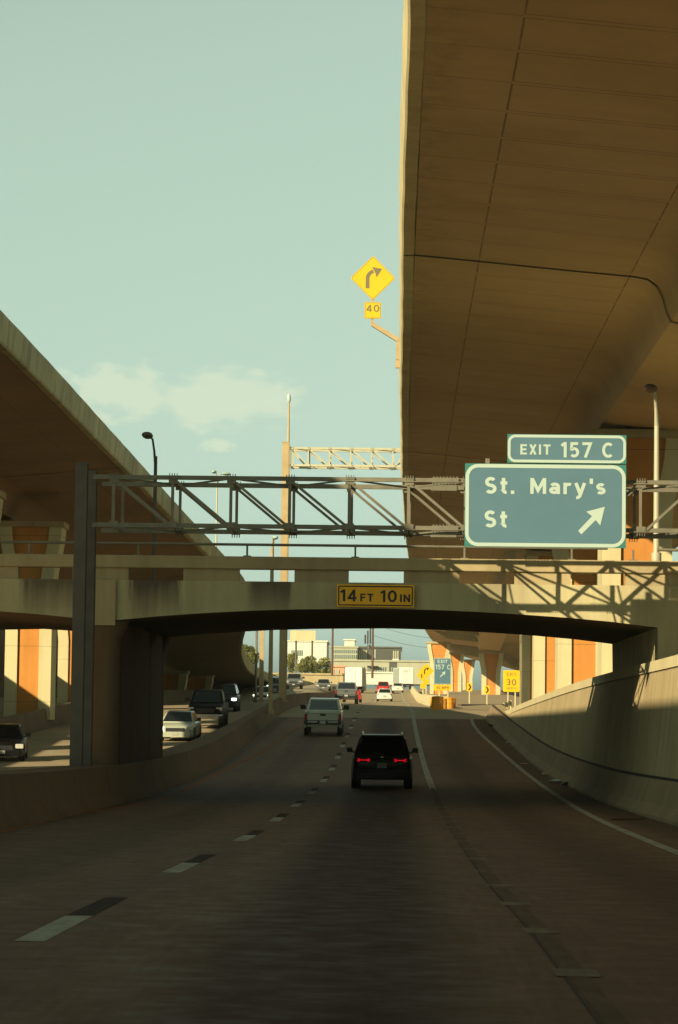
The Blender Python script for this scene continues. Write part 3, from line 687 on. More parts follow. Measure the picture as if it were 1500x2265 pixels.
cs, c, w, h = panel_sign('clearance_sign', 'amber bridge height sign reading 14 FT 10 IN', 745, 916.5, 1293, 1343, YS, M['sign_amber'], r=.03, border=M['sign_black'], bw=.03, inset=.035)
for tx, a, b, y0, y1, bo in (('14', 752, 789, 1304, 1330, .17), ('FT', 797, 826, 1313, 1330.5, .19), ('10', 841, 878, 1305.5, 1332, .17), ('IN', 885, 907.5, 1314.5, 1332, .19)):
    fit(cs, tx, M['sign_black'], a, b, y0, y1, YS, bo)
br = MB(); br.box(c.x - .7, c.x - .62, YS + .03, OY - .002, c.z - .2, c.z + .2); br.build('bracket', M['steel_dark'], cs); br = MB(); br.box(c.x + .62, c.x + .7, YS + .03, OY - .002, c.z - .2, c.z + .2); br.build('bracket', M['steel_dark'], cs)

# ------------------------------------------------------------------ sign gantry
def gantry(label, Yf, dep, xl_, xr_, z_top, z_bot, nodes, posts, zpost, mat, mpost, chord=.11, group=None, splices=(), base=None, bw_=.30):
    t = thing('sign_gantry', label, 'sign gantry', (posts[0], Yf, 0), group)
    Yb = Yf + dep
    for yy in (Yf, Yb):
        for z, nm in ((z_top, 'top_chord'), (z_bot, 'bottom_chord')):
            c = MB(); c.angle_bar((xl_, yy, z), (xr_, yy, z), chord, chord * .22, flip=1 if yy == Yf else -1)
            for xs in splices:
                c.box(xs - .32, xs + .32, yy - chord * .55, yy - chord * .36, z - chord * .55, z + chord * .75)
                for q in range(8): c.tube((xs - .28 + q * .08, yy, z - chord * .9), (xs - .28 + q * .08, yy, z + chord * 1.15), .012, n=5)
            c.build(nm, mat, t)
        mid = len(nodes) // 2
        for i, x in enumerate(nodes):
            v = MB(); v.angle_bar((x, yy, z_bot), (x, yy, z_top), chord * .66, chord * .18, flip=1 if yy == Yf else -1); v.build('vertical', mat, t)
            sg = -1 if yy == Yf else 1
            for zz, z0_, z1_, e in ((z_top, z_top - .11, z_top + .05, 1), (z_bot, z_bot - .05, z_bot + .11, -1)):
                g = MB(); g.box(x - .11, x + .11, yy + sg * .04 - .008, yy + sg * .04 + .008, z0_, z1_)
                for q in (-.09, -.03, .03, .09):
                    g.tube((x + q, yy + sg * .07, zz + e * .03), (x + q, yy, zz + e * .03), .014, n=5); g.tube((x + q, yy + sg * .04, zz + e * .02), (x + q, yy + sg * .04, zz + e * .12), .011, n=5)
                g.build('gusset_plate', mat, t)
            if i < len(nodes) - 1:
                d = MB(); x2 = nodes[i + 1]
                a, b_ = ((x, z_top), (x2 - .08, z_bot)) if x2 < (nodes[0] + nodes[-1]) / 2 + .3 else ((x + .08, z_bot), (x2, z_top))
                d.angle_bar((a[0], yy, a[1] - .03), (b_[0], yy, b_[1] + .03), chord * .6, chord * .18, up=(0, 1, 0), flip=1 if yy == Yf else -1); d.build('diagonal', mat, t)
    for i, x in enumerate(nodes):
        for z in (z_top, z_bot):
            s = MB(); s.beam((x, Yf, z), (x, Yb, z), chord * .5, chord * .5)
            if i < len(nodes) - 1:
                a, b_ = (Yf, Yb) if i % 2 == 0 else (Yb, Yf)
                s.angle_bar((x, a, z), (nodes[i + 1], b_, z), chord * .42, chord * .14)
            s.build('cross_brace', mat, t)
    for x in posts:
        zb = base if base is not None else zr(Yf, x)
        for yy in (Yf, Yb):
            p = MB(); w_ = bw_
            p.box(x - w_ / 2, x + w_ / 2, yy - w_ / 2, yy - w_ / 2 + .03, zb, zpost); p.box(x - w_ / 2, x + w_ / 2, yy + w_ / 2 - .03, yy + w_ / 2, zb, zpost)
            p.box(x - .02, x + .02, yy - w_ / 2 + .031, yy + w_ / 2 - .031, zb, zpost); p.box(x - w_ / 2 - .02, x + w_ / 2 + .02, yy - w_ / 2 - .02, yy + w_ / 2 + .02, zpost, zpost + .03)
            p.box(x - w_ * .8, x + w_ * .8, yy - w_ * .8, yy + w_ * .8, zb - .05, zb + .05)
            for zz in [zb + 1 + 1.0 * q for q in range(int(zpost - zb - 1))]:
                p.tube((x - .1, yy - w_ / 2 - .012, zz), (x - .1, yy - w_ / 2, zz), .02, n=6); p.tube((x + .1, yy - w_ / 2 - .012, zz), (x + .1, yy - w_ / 2, zz), .02, n=6)
            p.build('post', mpost, t)
    return t
GY = 65.0
gx = lambda p: at(p, 1110, GY).x
gz = lambda p: at(750, p, GY).z
gantry('grey steel truss gantry over the road, carrying the big green exit sign', GY, 2.0, gx(205), gx(1900), gz(1062), gz(1168), [gx(q) for q in (252, 383, 512, 642, 774, 905, 1033, 1162, 1290, 1418, 1546, 1674, 1802)], [gx(180), gx(1905)], gz(1033), M['steel'], M['steel_dark'], .108, splices=(gx(985),), base=zr(65) + .8, bw_=.29)

def arrow_ne(x0, x1, z0, z1):
    """up-right arrow outline inside a box"""
    u = [(.0, .13), (.12, .0), (.66, .52), (.83, .33), (1.0, 1.0), (.30, .82), (.52, .66)]
    return [(x0 + a * (x1 - x0), z0 + b * (z1 - z0)) for a, b in u]
# big guide sign
SY = GY - .32
es = thing('exit_sign', 'large green overhead exit sign for Saint Marys Street with exit tab', 'road sign', (at(1206, 1212, SY).x, SY, at(1206, 1212, SY).z))
def guide_panel(th, px0, px1, py0, py1, Y, nm, r, bw):
    c = at((px0 + px1) / 2, (py0 + py1) / 2, Y); w = (px1 - px0) * Y / F; h = (py1 - py0) * Y / F
    x0, x1, z0, z1 = c.x - w / 2, c.x + w / 2, c.z - h / 2, c.z + h / 2
    p = MB(); p.box(x0, x1, Y, Y + .035, z0, z1); po = p.build(nm, M['sign_teal'], th)
    f = MB(); f.add([(a, Y - .003, b) for a, b in rrect_pts(x0 + .01, x1 - .01, z0 + .01, z1 - .01, r)], [tuple(range(28))]); f.build('face', M['sign_blue'], po)
    b = MB(); ring_plate(b, x0 + .012, x1 - .012, z0 + .012, z1 - .012, r, bw, Y); b.build('border', M['sign_white'], po)
    return po
main = guide_panel(es, 1028, 1385, 1026, 1211, SY, 'sign_panel', .30, .085)
tab = guide_panel(es, 1122, 1386, 961, 1025, SY, 'exit_tab', .18, .065)
for tx, a, b, y0, y1 in (("St.", 1073, 1138, 1055, 1092.5), ("Mary's", 1173, 1340, 1058, 1104), ("St", 1072, 1122, 1129, 1167)):
    fit(main, tx, M['sign_white'], a, b, y0, y1, SY - .004, .195, .19)
fit(tab, 'EXIT', M['sign_white'], 1151, 1218, 982, 1006.5, SY - .004, .185, .2)
fit(tab, '157 C', M['sign_white'], 1240, 1355, 978, 1013.5, SY - .004, .185, .2)
a0 = at(1279, 1182, SY - .008); a1 = at(1338, 1121, SY - .008)
ar = MB(); ar.add([(x, SY - .008, z) for x, z in arrow_ne(a0.x, a1.x, a0.z, a1.z)], [(0, 1, 2, 6), (2, 3, 4), (2, 4, 6), (6, 4, 5)]); ar.build('arrow', M['sign_white'], main)
for q in (1078, 1206, 1340):
    s = MB(); x = at(q, 1100, SY).x; s.box(x - .05, x + .05, SY + .037, SY + .14, gz(1206), gz(1013 if q == 1078 else 972)); s.box(x - .04, x + .04, SY + .14, GY - .04, gz(1172), gz(1164)); s.box(x - .04, x + .04, SY + .14, GY - .04, gz(1066), gz(1058)); s.build('bracket', M['steel'], es)

# second, taller cantilever gantry further on
G2 = 183.0
g2x = lambda p: at(p, 1050, G2).x
g2z = lambda p: at(750, p, G2).z
gantry('tall tan cantilever truss far ahead on the median', G2, 1.6, g2x(641), g2x(905), g2z(993), g2z(1031), [g2x(q) for q in (645, 682, 729, 776, 822, 869, 905)][:7] + [g2x(905) + 6.0], [g2x(631)], g2z(980), M['pale_steel'], M['steel_tan'], .15, base=zr(183) + .7, bw_=.46)
an = thing('antenna_mast', 'thin mast with white tip on top of the tall tan gantry post', 'mast', (g2x(637), G2, g2z(980)))
m_ = MB(); m_.tube((g2x(637), G2, g2z(979)), (g2x(637), G2, g2z(890)), .09, .06, 8); m_.build('pole', M['steel_tan'], an, smooth=True)
m_ = MB(); m_.ball((g2x(637), G2, g2z(882)), .14, .14, .34, 10, 6); m_.build('cap', M['sign_white'], an, smooth=True)

# curve warning sign hung off the right deck
KY = 103.0
ks = thing('curve_warning_sign', 'yellow diamond right curve sign with 40 MPH plate on the elevated road edge', 'road sign', (at(825, 700, KY).x, KY, at(825, 700, KY).z))
kc = at(825, 615, KY); hd = 50.5 * KY / F
def diamond(mb, cx, cz, hd, r, y0, y1, mi=0):
    pts = []
    for a in (90, 180, 270, 0):
        ca, sa = math.cos(math.radians(a)), math.sin(math.radians(a))
        for da in (-40, -20, 0, 20, 40):
            pts.append((cx + (hd - r * 1.414) * ca + r * math.cos(math.radians(a + da)), cz + (hd - r * 1.414) * sa + r * math.sin(math.radians(a + da))))
    mb.loft([[(x, y0, z) for x, z in pts], [(x, y1, z) for x, z in pts]], mi=mi); return pts
mb = MB(); diamond(mb, kc.x, kc.z, hd, .07, KY, KY + .03); mb.build('diamond_panel', M['sign_yellow'], ks)
b = MB(); P0, P1 = [], []
tmp = MB(); P0 = diamond(tmp, kc.x, kc.z, hd - .035, .06, 0, 1); P1 = diamond(tmp, kc.x, kc.z, hd - .055, .055, 0, 1)
n_ = len(P0); b.add([(x, KY - .004, z) for x, z in P0] + [(x, KY - .004, z) for x, z in P1], [(i, (i + 1) % n_, n_ + (i + 1) % n_, n_ + i) for i in range(n_)]); b.build('border', M['sign_grey'], ks)
def curve_arrow(cx, cz, s, y):
    """shaft that rises, bends right and ends in a head"""
    mb = MB(); L, R_ = [], []
    for i in range(4): L.append((-.36, -.52 + .17 * i)); R_.append((-.17, -.52 + .17 * i))
    for i in range(7):
        t = math.radians(180 - 11 * i); L.append((.22 + .58 * math.cos(t), .0 + .52 * math.sin(t) * .9)); R_.append((.22 + .39 * math.cos(t), .0 + .33 * math.sin(t) * .9))
    for (a, b_), (c_, d_) in zip(zip(L[:-1], R_[:-1]), zip(L[1:], R_[1:])):
        mb.quad(*[(cx + p[0] * s, y, cz + p[1] * s) for p in (a, b_, d_, c_)])
    hp = [(-.06, .56), (.46, .47), (.18, .03), (.12, .26), (.04, .42)]
    mb.add([(cx + p[0] * s, y, cz + p[1] * s) for p in hp], [(0, 4, 1), (4, 3, 1), (3, 2, 1)]); return mb
curve_arrow(kc.x, kc.z, hd * .88, KY - .005).build('arrow', M['sign_grey'], ks)
pc = at(824.5, 686.5, KY); pwid = 18.5 * KY / F
mb = MB(); mb.loft([[(p[0], yy, p[1]) for p in rrect_pts(pc.x - pwid, pc.x + pwid, pc.z - pwid, pc.z + pwid, .04)] for yy in (KY, KY + .03)]); plt = mb.build('speed_plate', M['sign_yellow'], ks)
b = MB(); ring_plate(b, pc.x - pwid + .02, pc.x + pwid - .02, pc.z - pwid + .02, pc.z + pwid - .02, .04, .012, KY); b.build('border', M['sign_grey'], plt)
fit(plt, '40', M['sign_grey'], 810, 839.5, 674, 690, KY, .15); fit(plt, 'MPH', M['sign_amber'], 815, 835, 695, 701.5, KY, .14)
br = MB(); w_ = .16
p1, p2, p3 = at(825, 706, KY + .05), at(823, 716, KY + .05), at(881, 752, KY + .05)
br.box(kc.x - .05, kc.x + .05, KY + .032, KY + .1, p2.z - .1, kc.z + hd * .5)
br.beam((p2.x, KY + .12, p2.z), (p3.x, KY + .12, p3.z), w_, w_ * 1.2, up=(0, 1, 0)); br.box(p3.x - w_ / 2, p3.x + w_ / 2, KY + .04, KY + .2, at(881, 795, KY).z, p3.z + .1)
br.box(p3.x - .1, p3.x + .3, KY + .03, KY + .22, at(881, 813, KY).z, at(881, 796, KY).z); br.box(p3.x, rxf(KY) + .05, KY + .06, KY + .18, at(881, 770, KY).z, at(881, 764, KY).z)
br.build('bracket_arm', M['steel_tan'], ks)

# ------------------------------------------------------------------ street lamps
def lamp_post(label, x, Y, zb, ztop, arms, mat, head, r=.085, group='street lamps along the median', arm=.5):
    t = thing('street_lamp', label, 'street lamp', (x, Y, zb), group)
    p = MB(); p.tube((x, Y, zb), (x, Y, ztop - .55), r, r * .75, 10); p.tube((x, Y, zb), (x, Y, zb + .25), r * 1.6, r * 1.6, 10); p.build('pole', mat, t, smooth=True)
    for (dx, dy) in arms:
        a = MB(); e = (x + dx, Y + dy, ztop)
        a.tube((x, Y, ztop - .95), (x + dx * .25, Y + dy * .25, ztop - .4), r * .6, r * .5, 8); a.tube((x + dx * .25, Y + dy * .25, ztop - .4), (x + dx * .55, Y + dy * .55, ztop - .05), r * .5, r * .45, 8); a.tube((x + dx * .55, Y + dy * .55, ztop - .05), e, r * .45, r * .4, 8); a.build('arm', mat, t, smooth=True)
        h = MB(); L = math.hypot(dx, dy); ux, uy = dx / L, dy / L
        rings = []
        for q, (ww, hh) in zip((-.05, .05, .3, .55, .68), ((.05, .05), (.12, .08), (.17, .12), (.15, .10), (.05, .04))):
            rings.append([(e[0] + ux * q - uy * ww * math.cos(2 * PI * i / 10), e[1] + uy * q + ux * ww * math.cos(2 * PI * i / 10), ztop + hh * math.sin(2 * PI * i / 10)) for i in range(10)])
        h.loft(rings); h.build('lamp_head', head, t, smooth=True)
    return t
def mx(px, Y, py=1200): return at(px, py, Y).x
p = at(345, 985, 88); lamp_post('dark street lamp in front of the left elevated road', p.x, 88, zr(88) + .6, at(340, 972, 88).z, [(-.12, -.9), ], M['steel_dark'], M['steel_dark'], .075)
p = at(511, 1100, 187); lamp_post('sunlit twin headed street lamp on the left ramp, just above the gantry truss', lxf(187) - .5, 187, _lz(187) + EYE + .3, at(515, 1047, 187).z, [(.35, .3), (-.1, -.6)], M['pale_steel'], M['sign_white'], .07, group=None)
p = at(602, 1250, 158); lamp_post('small street lamp left of the tall tan gantry post', p.x, 158, zr(158) + .6, at(606, 1192, 158).z, [(.14, -.7)], M['steel_tan'], M['sign_white'], .14)
p = at(1447, 1200, 71.2); lamp_post('tall pale street lamp on the overpass, right of the exit sign', p.x, 71.2 - .9 + .3, zC, at(1436, 868, 70.6).z, [(-.14, -.5)], M['pale_steel'], M['rust'], .085, group=None)
# far pole pair left of the tall gantry post
p = at(567, 1450, 245); lamp_post('pale grey pole standing by the sloping left ramp', p.x, 245, zr(245), at(567, 1300, 245).z, [(.2, -.7)], M['steel'], M['steel'], .13)
t = thing('steel_post', 'tan steel post beside the pale grey pole by the left ramp', 'post', (at(579, 1450, 250).x, 250, zr(250)))
mb = MB(); x = at(579, 1450, 250).x; mb.box(x - .2, x + .2, 249.8, 250.2, zr(250), at(579, 1320, 250).z); mb.build('post', M['steel_tan'], t)

# ------------------------------------------------------------------ exit gore signs, barrels, chevrons
def posted(name, label, px0, px1, py0, py1, Y, mat, posts, zb, cat='road sign', group=None, **k):
    th, c, w, h = panel_sign(name, label, px0, px1, py0, py1, Y, mat, cat, group, **k)
    for q in posts:
        s = MB(); x = at(q, 1500, Y).x; s.box(x - .05, x + .05, Y + .032, Y + .12, zb, c.z); s.build('post', M['cream'], th)
    return th, c, w, h
g1, c, w, h = posted('gore_exit_sign', 'small green EXIT 157 C sign over an amber plate at the exit split', 960, 998, 1455.5, 1514, 215, M['sign_blue'], (972, 991), zr(215) - .2, border=M['sign_white'], bw=.035, inset=.02)
fit(g1, 'EXIT', M['sign_white'], 968, 990, 1459, 1467, 215, .19); fit(g1, '157 C', M['sign_white'], 963.5, 995.5, 1470, 1481, 215, .18)
a0 = at(973, 1498, 214.98); a1 = at(986, 1485, 214.98); ar = MB(); ar.add([(x, 214.98, z) for x, z in arrow_ne(a0.x, a1.x, a0.z, a1.z)], [(0, 1, 2, 6), (2, 3, 4), (2, 4, 6), (6, 4, 5)]); ar.build('arrow', M['sign_white'], g1)
pl = MB(); c2 = at(979, 1521, 215); pl.box(c2.x - 19 * 215 / F, c2.x + 19 * 215 / F, 214.98, 215.01, c2.z - 6 * 215 / F, c2.z + 6.3 * 215 / F); po = pl.build('speed_plate', M['sign_amber'], g1)
fit(po, '30 MPH', M['sign_grey'], 965, 993, 1517, 1524.5, 214.97, .16)
for px, py, Y, lb in ((936, 1493, 318, 'left one of two overlapping yellow diamond curve signs at the exit'), (943, 1484, 300, 'right one of two overlapping yellow diamond curve signs, nearer the green exit sign')):
    c = at(px, py, Y); dth = thing('diamond_sign', lb, 'road sign', (c.x, Y, zr(Y)), 'yellow diamonds at the exit')
    q = 12.5 if Y == 300 else 11
    mb = MB(); diamond(mb, c.x, c.z, q * 1.35 * Y / F, .06, Y, Y + .03); mb.build('panel', M['sign_yellow'], dth)
    curve_arrow(c.x, c.z, q * 1.1 * Y / F, Y - .006).build('arrow', M['sign_black'], dth)
    s = MB(); s.box(c.x - .06, c.x + .06, Y + .032, Y + .13, zr(Y) - .2, c.z); s.build('post', M['cream'], dth)
    s = MB(); s.box(c.x - 6 * Y / F, c.x + 6 * Y / F, Y, Y + .03, c.z - 30 * Y / F, c.z - 18.2 * Y / F); s.build('speed_plate', M['sign_yellow'], dth)
x30, c, w, h = posted('exit_speed_sign', 'amber EXIT 30 MPH sign half hidden by a striped column', 1113, 1149, 1483, 1530, 218, M['sign_amber'], (1124, 1140), _gr(215) + EYE - .2, border=None)
fit(x30, 'EXIT', M['sign_grey'], 1121, 1142, 1488, 1495, 218, .17); fit(x30, '30', M['sign_grey'], 1121, 1142, 1502, 1516, 218, .17); fit(x30, 'MPH', M['sign_grey'], 1121, 1142, 1519.5, 1525, 218, .15)
for px, py, Y, lb in ((1038.5, 1520, 285, 'left hand amber chevron sign under the far elevated road'), (1077.5, 1526, 262, 'right hand amber chevron sign under the far elevated road')):
    cv, c, w, h = posted('chevron_sign', lb, px - 6, px + 6, py - 9, py + 9, Y, M['sign_amber'], (px,), _gr(Y) + EYE - .2, group='chevron signs on the exit bend')
    mb = MB(); q = [(-.5, 1), (.1, 1), (.7, 0), (.1, -1), (-.5, -1), (.1, 0)]
    mb.add([(c.x + a * w * .55, Y - .006, c.z + b_ * h * .38) for a, b_ in q], [(0, 5, 2, 1), (5, 4, 3, 2)]); mb.build('chevron', M['sign_black'], cv)
def barrel(label, x, Y, zb, s=1.0):
    t = thing('crash_barrel', label, 'crash barrel', (x, Y, zb), 'orange crash barrels at the exit split')
    b = MB(); prof = [(.46, 0), (.47, .25), (.45, .27), (.45, .5), (.47, .52), (.47, .78), (.44, .80), (.44, .92)]
    b.loft([[(x + s * r * math.cos(2 * PI * i / 18), Y + s * r * math.sin(2 * PI * i / 18), zb + s * z) for i in range(18)] for r, z in prof]); b.build('body', M['barrel'], t, smooth=True)
    l = MB(); l.loft([[(x + s * r * math.cos(2 * PI * i / 18), Y + s * r * math.sin(2 * PI * i / 18), zb + s * z) for i in range(18)] for r, z in ((.48, .921), (.48, .99), (.38, 1.06), (.1, 1.08))]); l.build('lid', M['barrel'], t, smooth=True)
for px, Y, k, lb in ((968, 196, .95, 'front orange crash barrel, biggest of the cluster under the green exit sign'), (962, 206, .75, 'orange crash barrel at the left end, behind the biggest one'), (979, 202, .75, 'orange crash barrel in the middle of the cluster, set back'), (993, 206, .8, 'orange crash barrel at the right of the cluster'), (999, 212, .75, 'rearmost orange crash barrel at the right end of the cluster')):
    barrel(lb, at(px, 1550, Y).x, Y, zr(Y) - .02, k)
gd = thing('guard_rail', 'short white guard rail at the end of the retaining wall', 'guard rail', (7.4, 176, zr(176)))
for k in range(4):
    s = MB(); s.box(6.9 + k * .5 - .06, 6.9 + k * .5 + .06, 175 + k * 6 - .06, 175 + k * 6 + .06, zr(175 + k * 6) - .2, zr(175 + k * 6) + .8); s.build('post', M['cream'], gd)
s = MB(); s.loft([[(6.85 + k * .5, 175 + k * 6, zr(175 + k * 6) + q) for q in (.45, .78)] + [(6.82 + k * .5, 175 + k * 6, zr(175 + k * 6) + q) for q in (.78, .45)] for k in range(4)]); s.build('rail', M['cream'], gd)
hw = MB(); hw.loft(along([(0, -.3), (.3, -.3), (.3, .55), (0, .55)], 232, 300, lambda Y: 5.6 + (Y - 232) * .16, lambda Y: _gr(Y) + EYE, 8))
tag(hw.build('kerb_wall', M['rust']), 'low dark wall behind the crash barrels under the elevated road', 'wall')

# ------------------------------------------------------------------ vehicles
def rring(hw, zb, zt, r, y, n=4):
    r = min(r, hw * .9, (zt - zb) * .45)
    return [(x, y, z) for x, z in rrect_pts(-hw, hw, zb, zt, r, n)]
def bil(a, b, c, d, u, v): return (a * (1 - u) + b * u) * (1 - v) + (d * (1 - u) + c * u) * v
def panel(mb, a, b, c, d, u0, u1, v0, v1, off=.012, mi=0):
    a, b, c, d = map(Vector, (a, b, c, d)); nrm = (b - a).cross(d - a).normalized()
    q = [bil(a, b, c, d, u, v) for u, v in ((u0, v0), (u1, v0), (u1, v1), (u0, v1))]
    mb.add([p + nrm * off for p in q] + [p - nrm * .02 for p in q], [(0, 1, 2, 3), (0, 4, 5, 1), (1, 5, 6, 2), (2, 6, 7, 3), (3, 7, 4, 0)], mi)
def vehicle(name, label, cat, x, Y, spec, paintm, group=None, face=1, rz=0.0, zlift=0.0, lights=None, opts=()):
    """local frame: tail at y=0, nose at y=L; face=-1 turns the nose to the viewer. (x, Y) is the middle of the near end"""
    L, Wd, H, kind = spec['L'], spec['W'], spec['H'], spec['kind']
    hw = Wd / 2
    Yc = Y + L / 2
    t = thing(name, label, cat, (x, Y if face > 0 else Y + L, zr(Yc, x) + zlift), group, (0 if face > 0 else PI) + rz)
    slope = (zr(Yc + 1.5, x) - zr(Yc - 1.5, x)) / 3
    t.rotation_euler = (math.atan(slope) * face, 0, (0 if face > 0 else PI) + rz)
    t.location.z = zr(t.location.y, x) + zlift
    wr = spec.get('wr', .34); gz0 = spec.get('gc', .28); belt = spec['belt']; hood = spec['hood']
    b = MB()
    if kind == 'pickup':
        bedl = spec['bed']; fl = belt - .52
        secs = [(.10, .90, gz0 + .25, fl), (.25, .97, gz0 + .1, fl), (bedl, .98, gz0, fl), (bedl + .02, .98, gz0, belt), (L - 1.75, .98, gz0, belt), (L - 1.5, .98, gz0, hood), (L - .35, .95, gz0 + .05, hood - .06), (L - .08, .9, gz0 + .1, hood - .16), (L, .82, gz0 + .2, hood - .3)]
        b.loft([rring(hw * f, zb, zt, .09, y) for y, f, zb, zt in secs])
        for sg in (-1, 1):
            b.loft([[(sg * hw * .97 * q, y, z) for q, z in ((1, fl - .3), (1, belt - .04), (.97, belt), (.90, belt), (.90, fl - .3))] for y in (.06, bedl)])
        cy0, cy1, ty0, ty1, w1, w2 = bedl + .05, L - 1.55, bedl + .25, L - 2.35, hw * .93, hw * .76
    elif kind == 'suv':
        secs = [(0, .80, .62, belt - .12), (.05, .92, .40, belt - .03), (.4, .98, gz0 + .05, belt), (L * .5, 1.0, gz0, belt), (L - 1.35, .99, gz0, belt), (L - 1.2, .98, gz0, hood), (L - .4, .94, gz0 + .04, hood - .08), (L - .1, .86, gz0 + .08, hood - .2), (L, .72, gz0 + .2, hood - .36)]
        b.loft([rring(hw * f, zb, zt, .12, y) for y, f, zb, zt in secs])
        cy0, cy1, ty0, ty1, w1, w2 = .10, L - 1.2, .50, L - 2.15, hw * .92, hw * .70
    else:
        secs = [(0, .76, .5, belt - .14), (.06, .88, .36, belt - .06), (.5, .97, gz0, belt), (L * .5, 1.0, gz0 - .05, belt), (L - 1.4, .99, gz0, belt - .02), (L - 1.2, .98, gz0, hood), (L - .45, .93, gz0, hood - .1), (L - .12, .84, gz0 + .04, hood - .24), (L, .66, gz0 + .14, hood - .36)]
        b.loft([rring(hw * f, zb, zt, .13, y) for y, f, zb, zt in secs])
        cy0, cy1, ty0, ty1, w1, w2 = .75, L - 1.15, 1.45, L - 2.05, hw * .91, hw * .68
    zs = [(0, belt - .05), (.02, belt), (.93, belt + (H - belt) * .93), (1.0, H)]
    def crn(k, z, shr=0):
        wA = w1 + (w2 - w1) * k; y0 = cy0 + (ty0 - cy0) * k; y1 = cy1 + (ty1 - cy1) * k
        wA -= shr; y0 += shr * 2; y1 -= shr * 2
        return [(-wA, y0, z), (wA, y0, z), (wA, y1, z), (-wA, y1, z)]
    cr = [crn(k, z) for k, z in zs[:3]] + [crn(1.0, H - .015, .03), crn(1.0, H, .12)]
    b.loft(cr)
    # wheel arches
    ax = (spec.get('ax0', .85), L - spec.get('ax1', .9))
    for yy in ax:
        for sg in (-1, 1): b.tube((sg * (hw - .25), yy, wr), (sg * (hw * .985 + .012), yy, wr), wr + .055, n=18, mi=1)
    b.build('body', [paintm, M['trim']], t, smooth=True, local=True, bevel=.012)
    c0, c1 = crn(.02, belt), crn(.93, zs[2][1])
    def win(nm, i, j, u0, u1, v0, v1, mat=M['glass']):
        w_ = MB(); panel(w_, c0[i], c0[j], c1[j], c1[i], u0, u1, v0, v1); return w_.build(nm, mat, t, local=True)
    win('rear_window', 0, 1, .07, .93, .10, .92); win('windscreen', 2, 3, .06, .94, .03, .95)
    for i, j in ((1, 2), (3, 0)):
        s_ = MB(); panel(s_, c0[i], c0[j], c1[j], c1[i], .08, .46, .10, .90); s_.build('side_window', M['glass'], t, local=True); s_ = MB(); panel(s_, c0[i], c0[j], c1[j], c1[i], .50, .90, .10, .90); s_.build('side_window', M['glass'], t, local=True)
    for yy in ax:
        for sg in (-1, 1):
            w_ = MB(); xo = sg * (hw * .985 + .02); xi = sg * (hw - .26)
            def circ(r, xx): return [(xx, yy + r * math.cos(2 * PI * i / 20), wr + r * math.sin(2 * PI * i / 20)) for i in range(20)]
            w_.loft([circ(wr * .6, xi), circ(wr * .96, xi), circ(wr, xi + sg * .03), circ(wr, xo - sg * .03), circ(wr * .96, xo), circ(wr * .66, xo), circ(wr * .64, xo - sg * .02)])
            ty = w_.build('wheel', M['tyre'], t, smooth=True, local=True)
            r_ = MB(); r_.loft([circ(wr * .63, xo - sg * .03), circ(wr * .62, xo - sg * .005), circ(wr * .25, xo - sg * .015), circ(wr * .08, xo + sg * .0)]); r_.build('rim', M['rim'], ty, smooth=True, local=True)
    for sg in (-1, 1):
        m_ = MB(); my = cy1 - .45; ms = spec.get('mir', 1.0)
        m_.loft([[(sg * (hw * .93 + q), my + e * .07, belt + .07 + z * ms) for q, z in ((.06, -.02), (.06 + .2 * ms, -.04), (.06 + .22 * ms, .12), (.10, .13))] for e in (-1, 1)])
        m_.tube((sg * hw * .9, my, belt + .02), (sg * (hw * .93 + .1), my, belt + .06), .03, n=6); m_.build('mirror', M['trim'] if 'bodymirror' not in opts else paintm, t, local=True, bevel=.015)
    # rear end
    if kind == 'pickup':
        g = MB(); g.loft([rring(hw * .80, fl - .26, belt - .01, .04, y) for y in (.02, .085)]); g.box(-hw * .80, hw * .80, .0, .06, belt - .09, belt - .02)
        tg = g.build('tailgate', paintm, t, local=True, bevel=.01)
        h_ = MB(); h_.box(-.14, .14, .008, .03, belt - .20, belt - .10); h_.build('handle', M['trim'], tg, local=True)
        bp = MB(); bp.loft([rring(hw * .97, gz0 + .22, gz0 + .42, .04, y) for y in (-.14, .10)]); bo = bp.build('rear_bumper', M['trim'], t, local=True, bevel=.01)
        for sg in (-1, 1):
            q = MB(); q.box(sg * hw * .53 - .26, sg * hw * .53 + .26, -.16, -.142, gz0 + .29, gz0 + .39); q.build('bumper_step', M['chrome'], bo, local=True)
            tl = MB(); tl.loft([rrect3(sg * hw * .89, hw * .075, fl - .12, belt - .1, y) for y in (.01, .10)]); tl.build('taillight', M['tail'], t, local=True, bevel=.01)
        pz = gz0 + .32
    elif kind == 'suv':
        bp = MB(); bp.loft([rring(hw * f, zb, zt, .08, y) for y, f, zb, zt in ((-.06, .84, .34, .60), (.0, .95, .30, .64), (.35, .985, .28, .62))]); bp.build('rear_bumper', M['trim'] if 'darkbumper' in opts else paintm, t, smooth=True, local=True)
        sp_ = MB(); sp_.loft([[(sx * w2 * .97, y, z) for sx in (-1, 1)] + [(sx * w2 * .97, y, z2) for sx in (1, -1)] for y, z, z2 in ((ty0 - .16, H - .05, H - .015), (ty0 + .12, H - .06, H + .012))]); sp_.build('spoiler', paintm, t, local=True)
        if 'rails' in opts:
            for sg in (-1, 1):
                q = MB(); q.path([(sg * w2 * .93, ty0 + .1, H - .02), (sg * w2 * .93, ty0 + .22, H + .05), (sg * w2 * .93, ty1 - .25, H + .05), (sg * w2 * .93, ty1 - .1, H - .02)], .022, 6); q.build('roof_rail', M['chrome'], t, local=True)
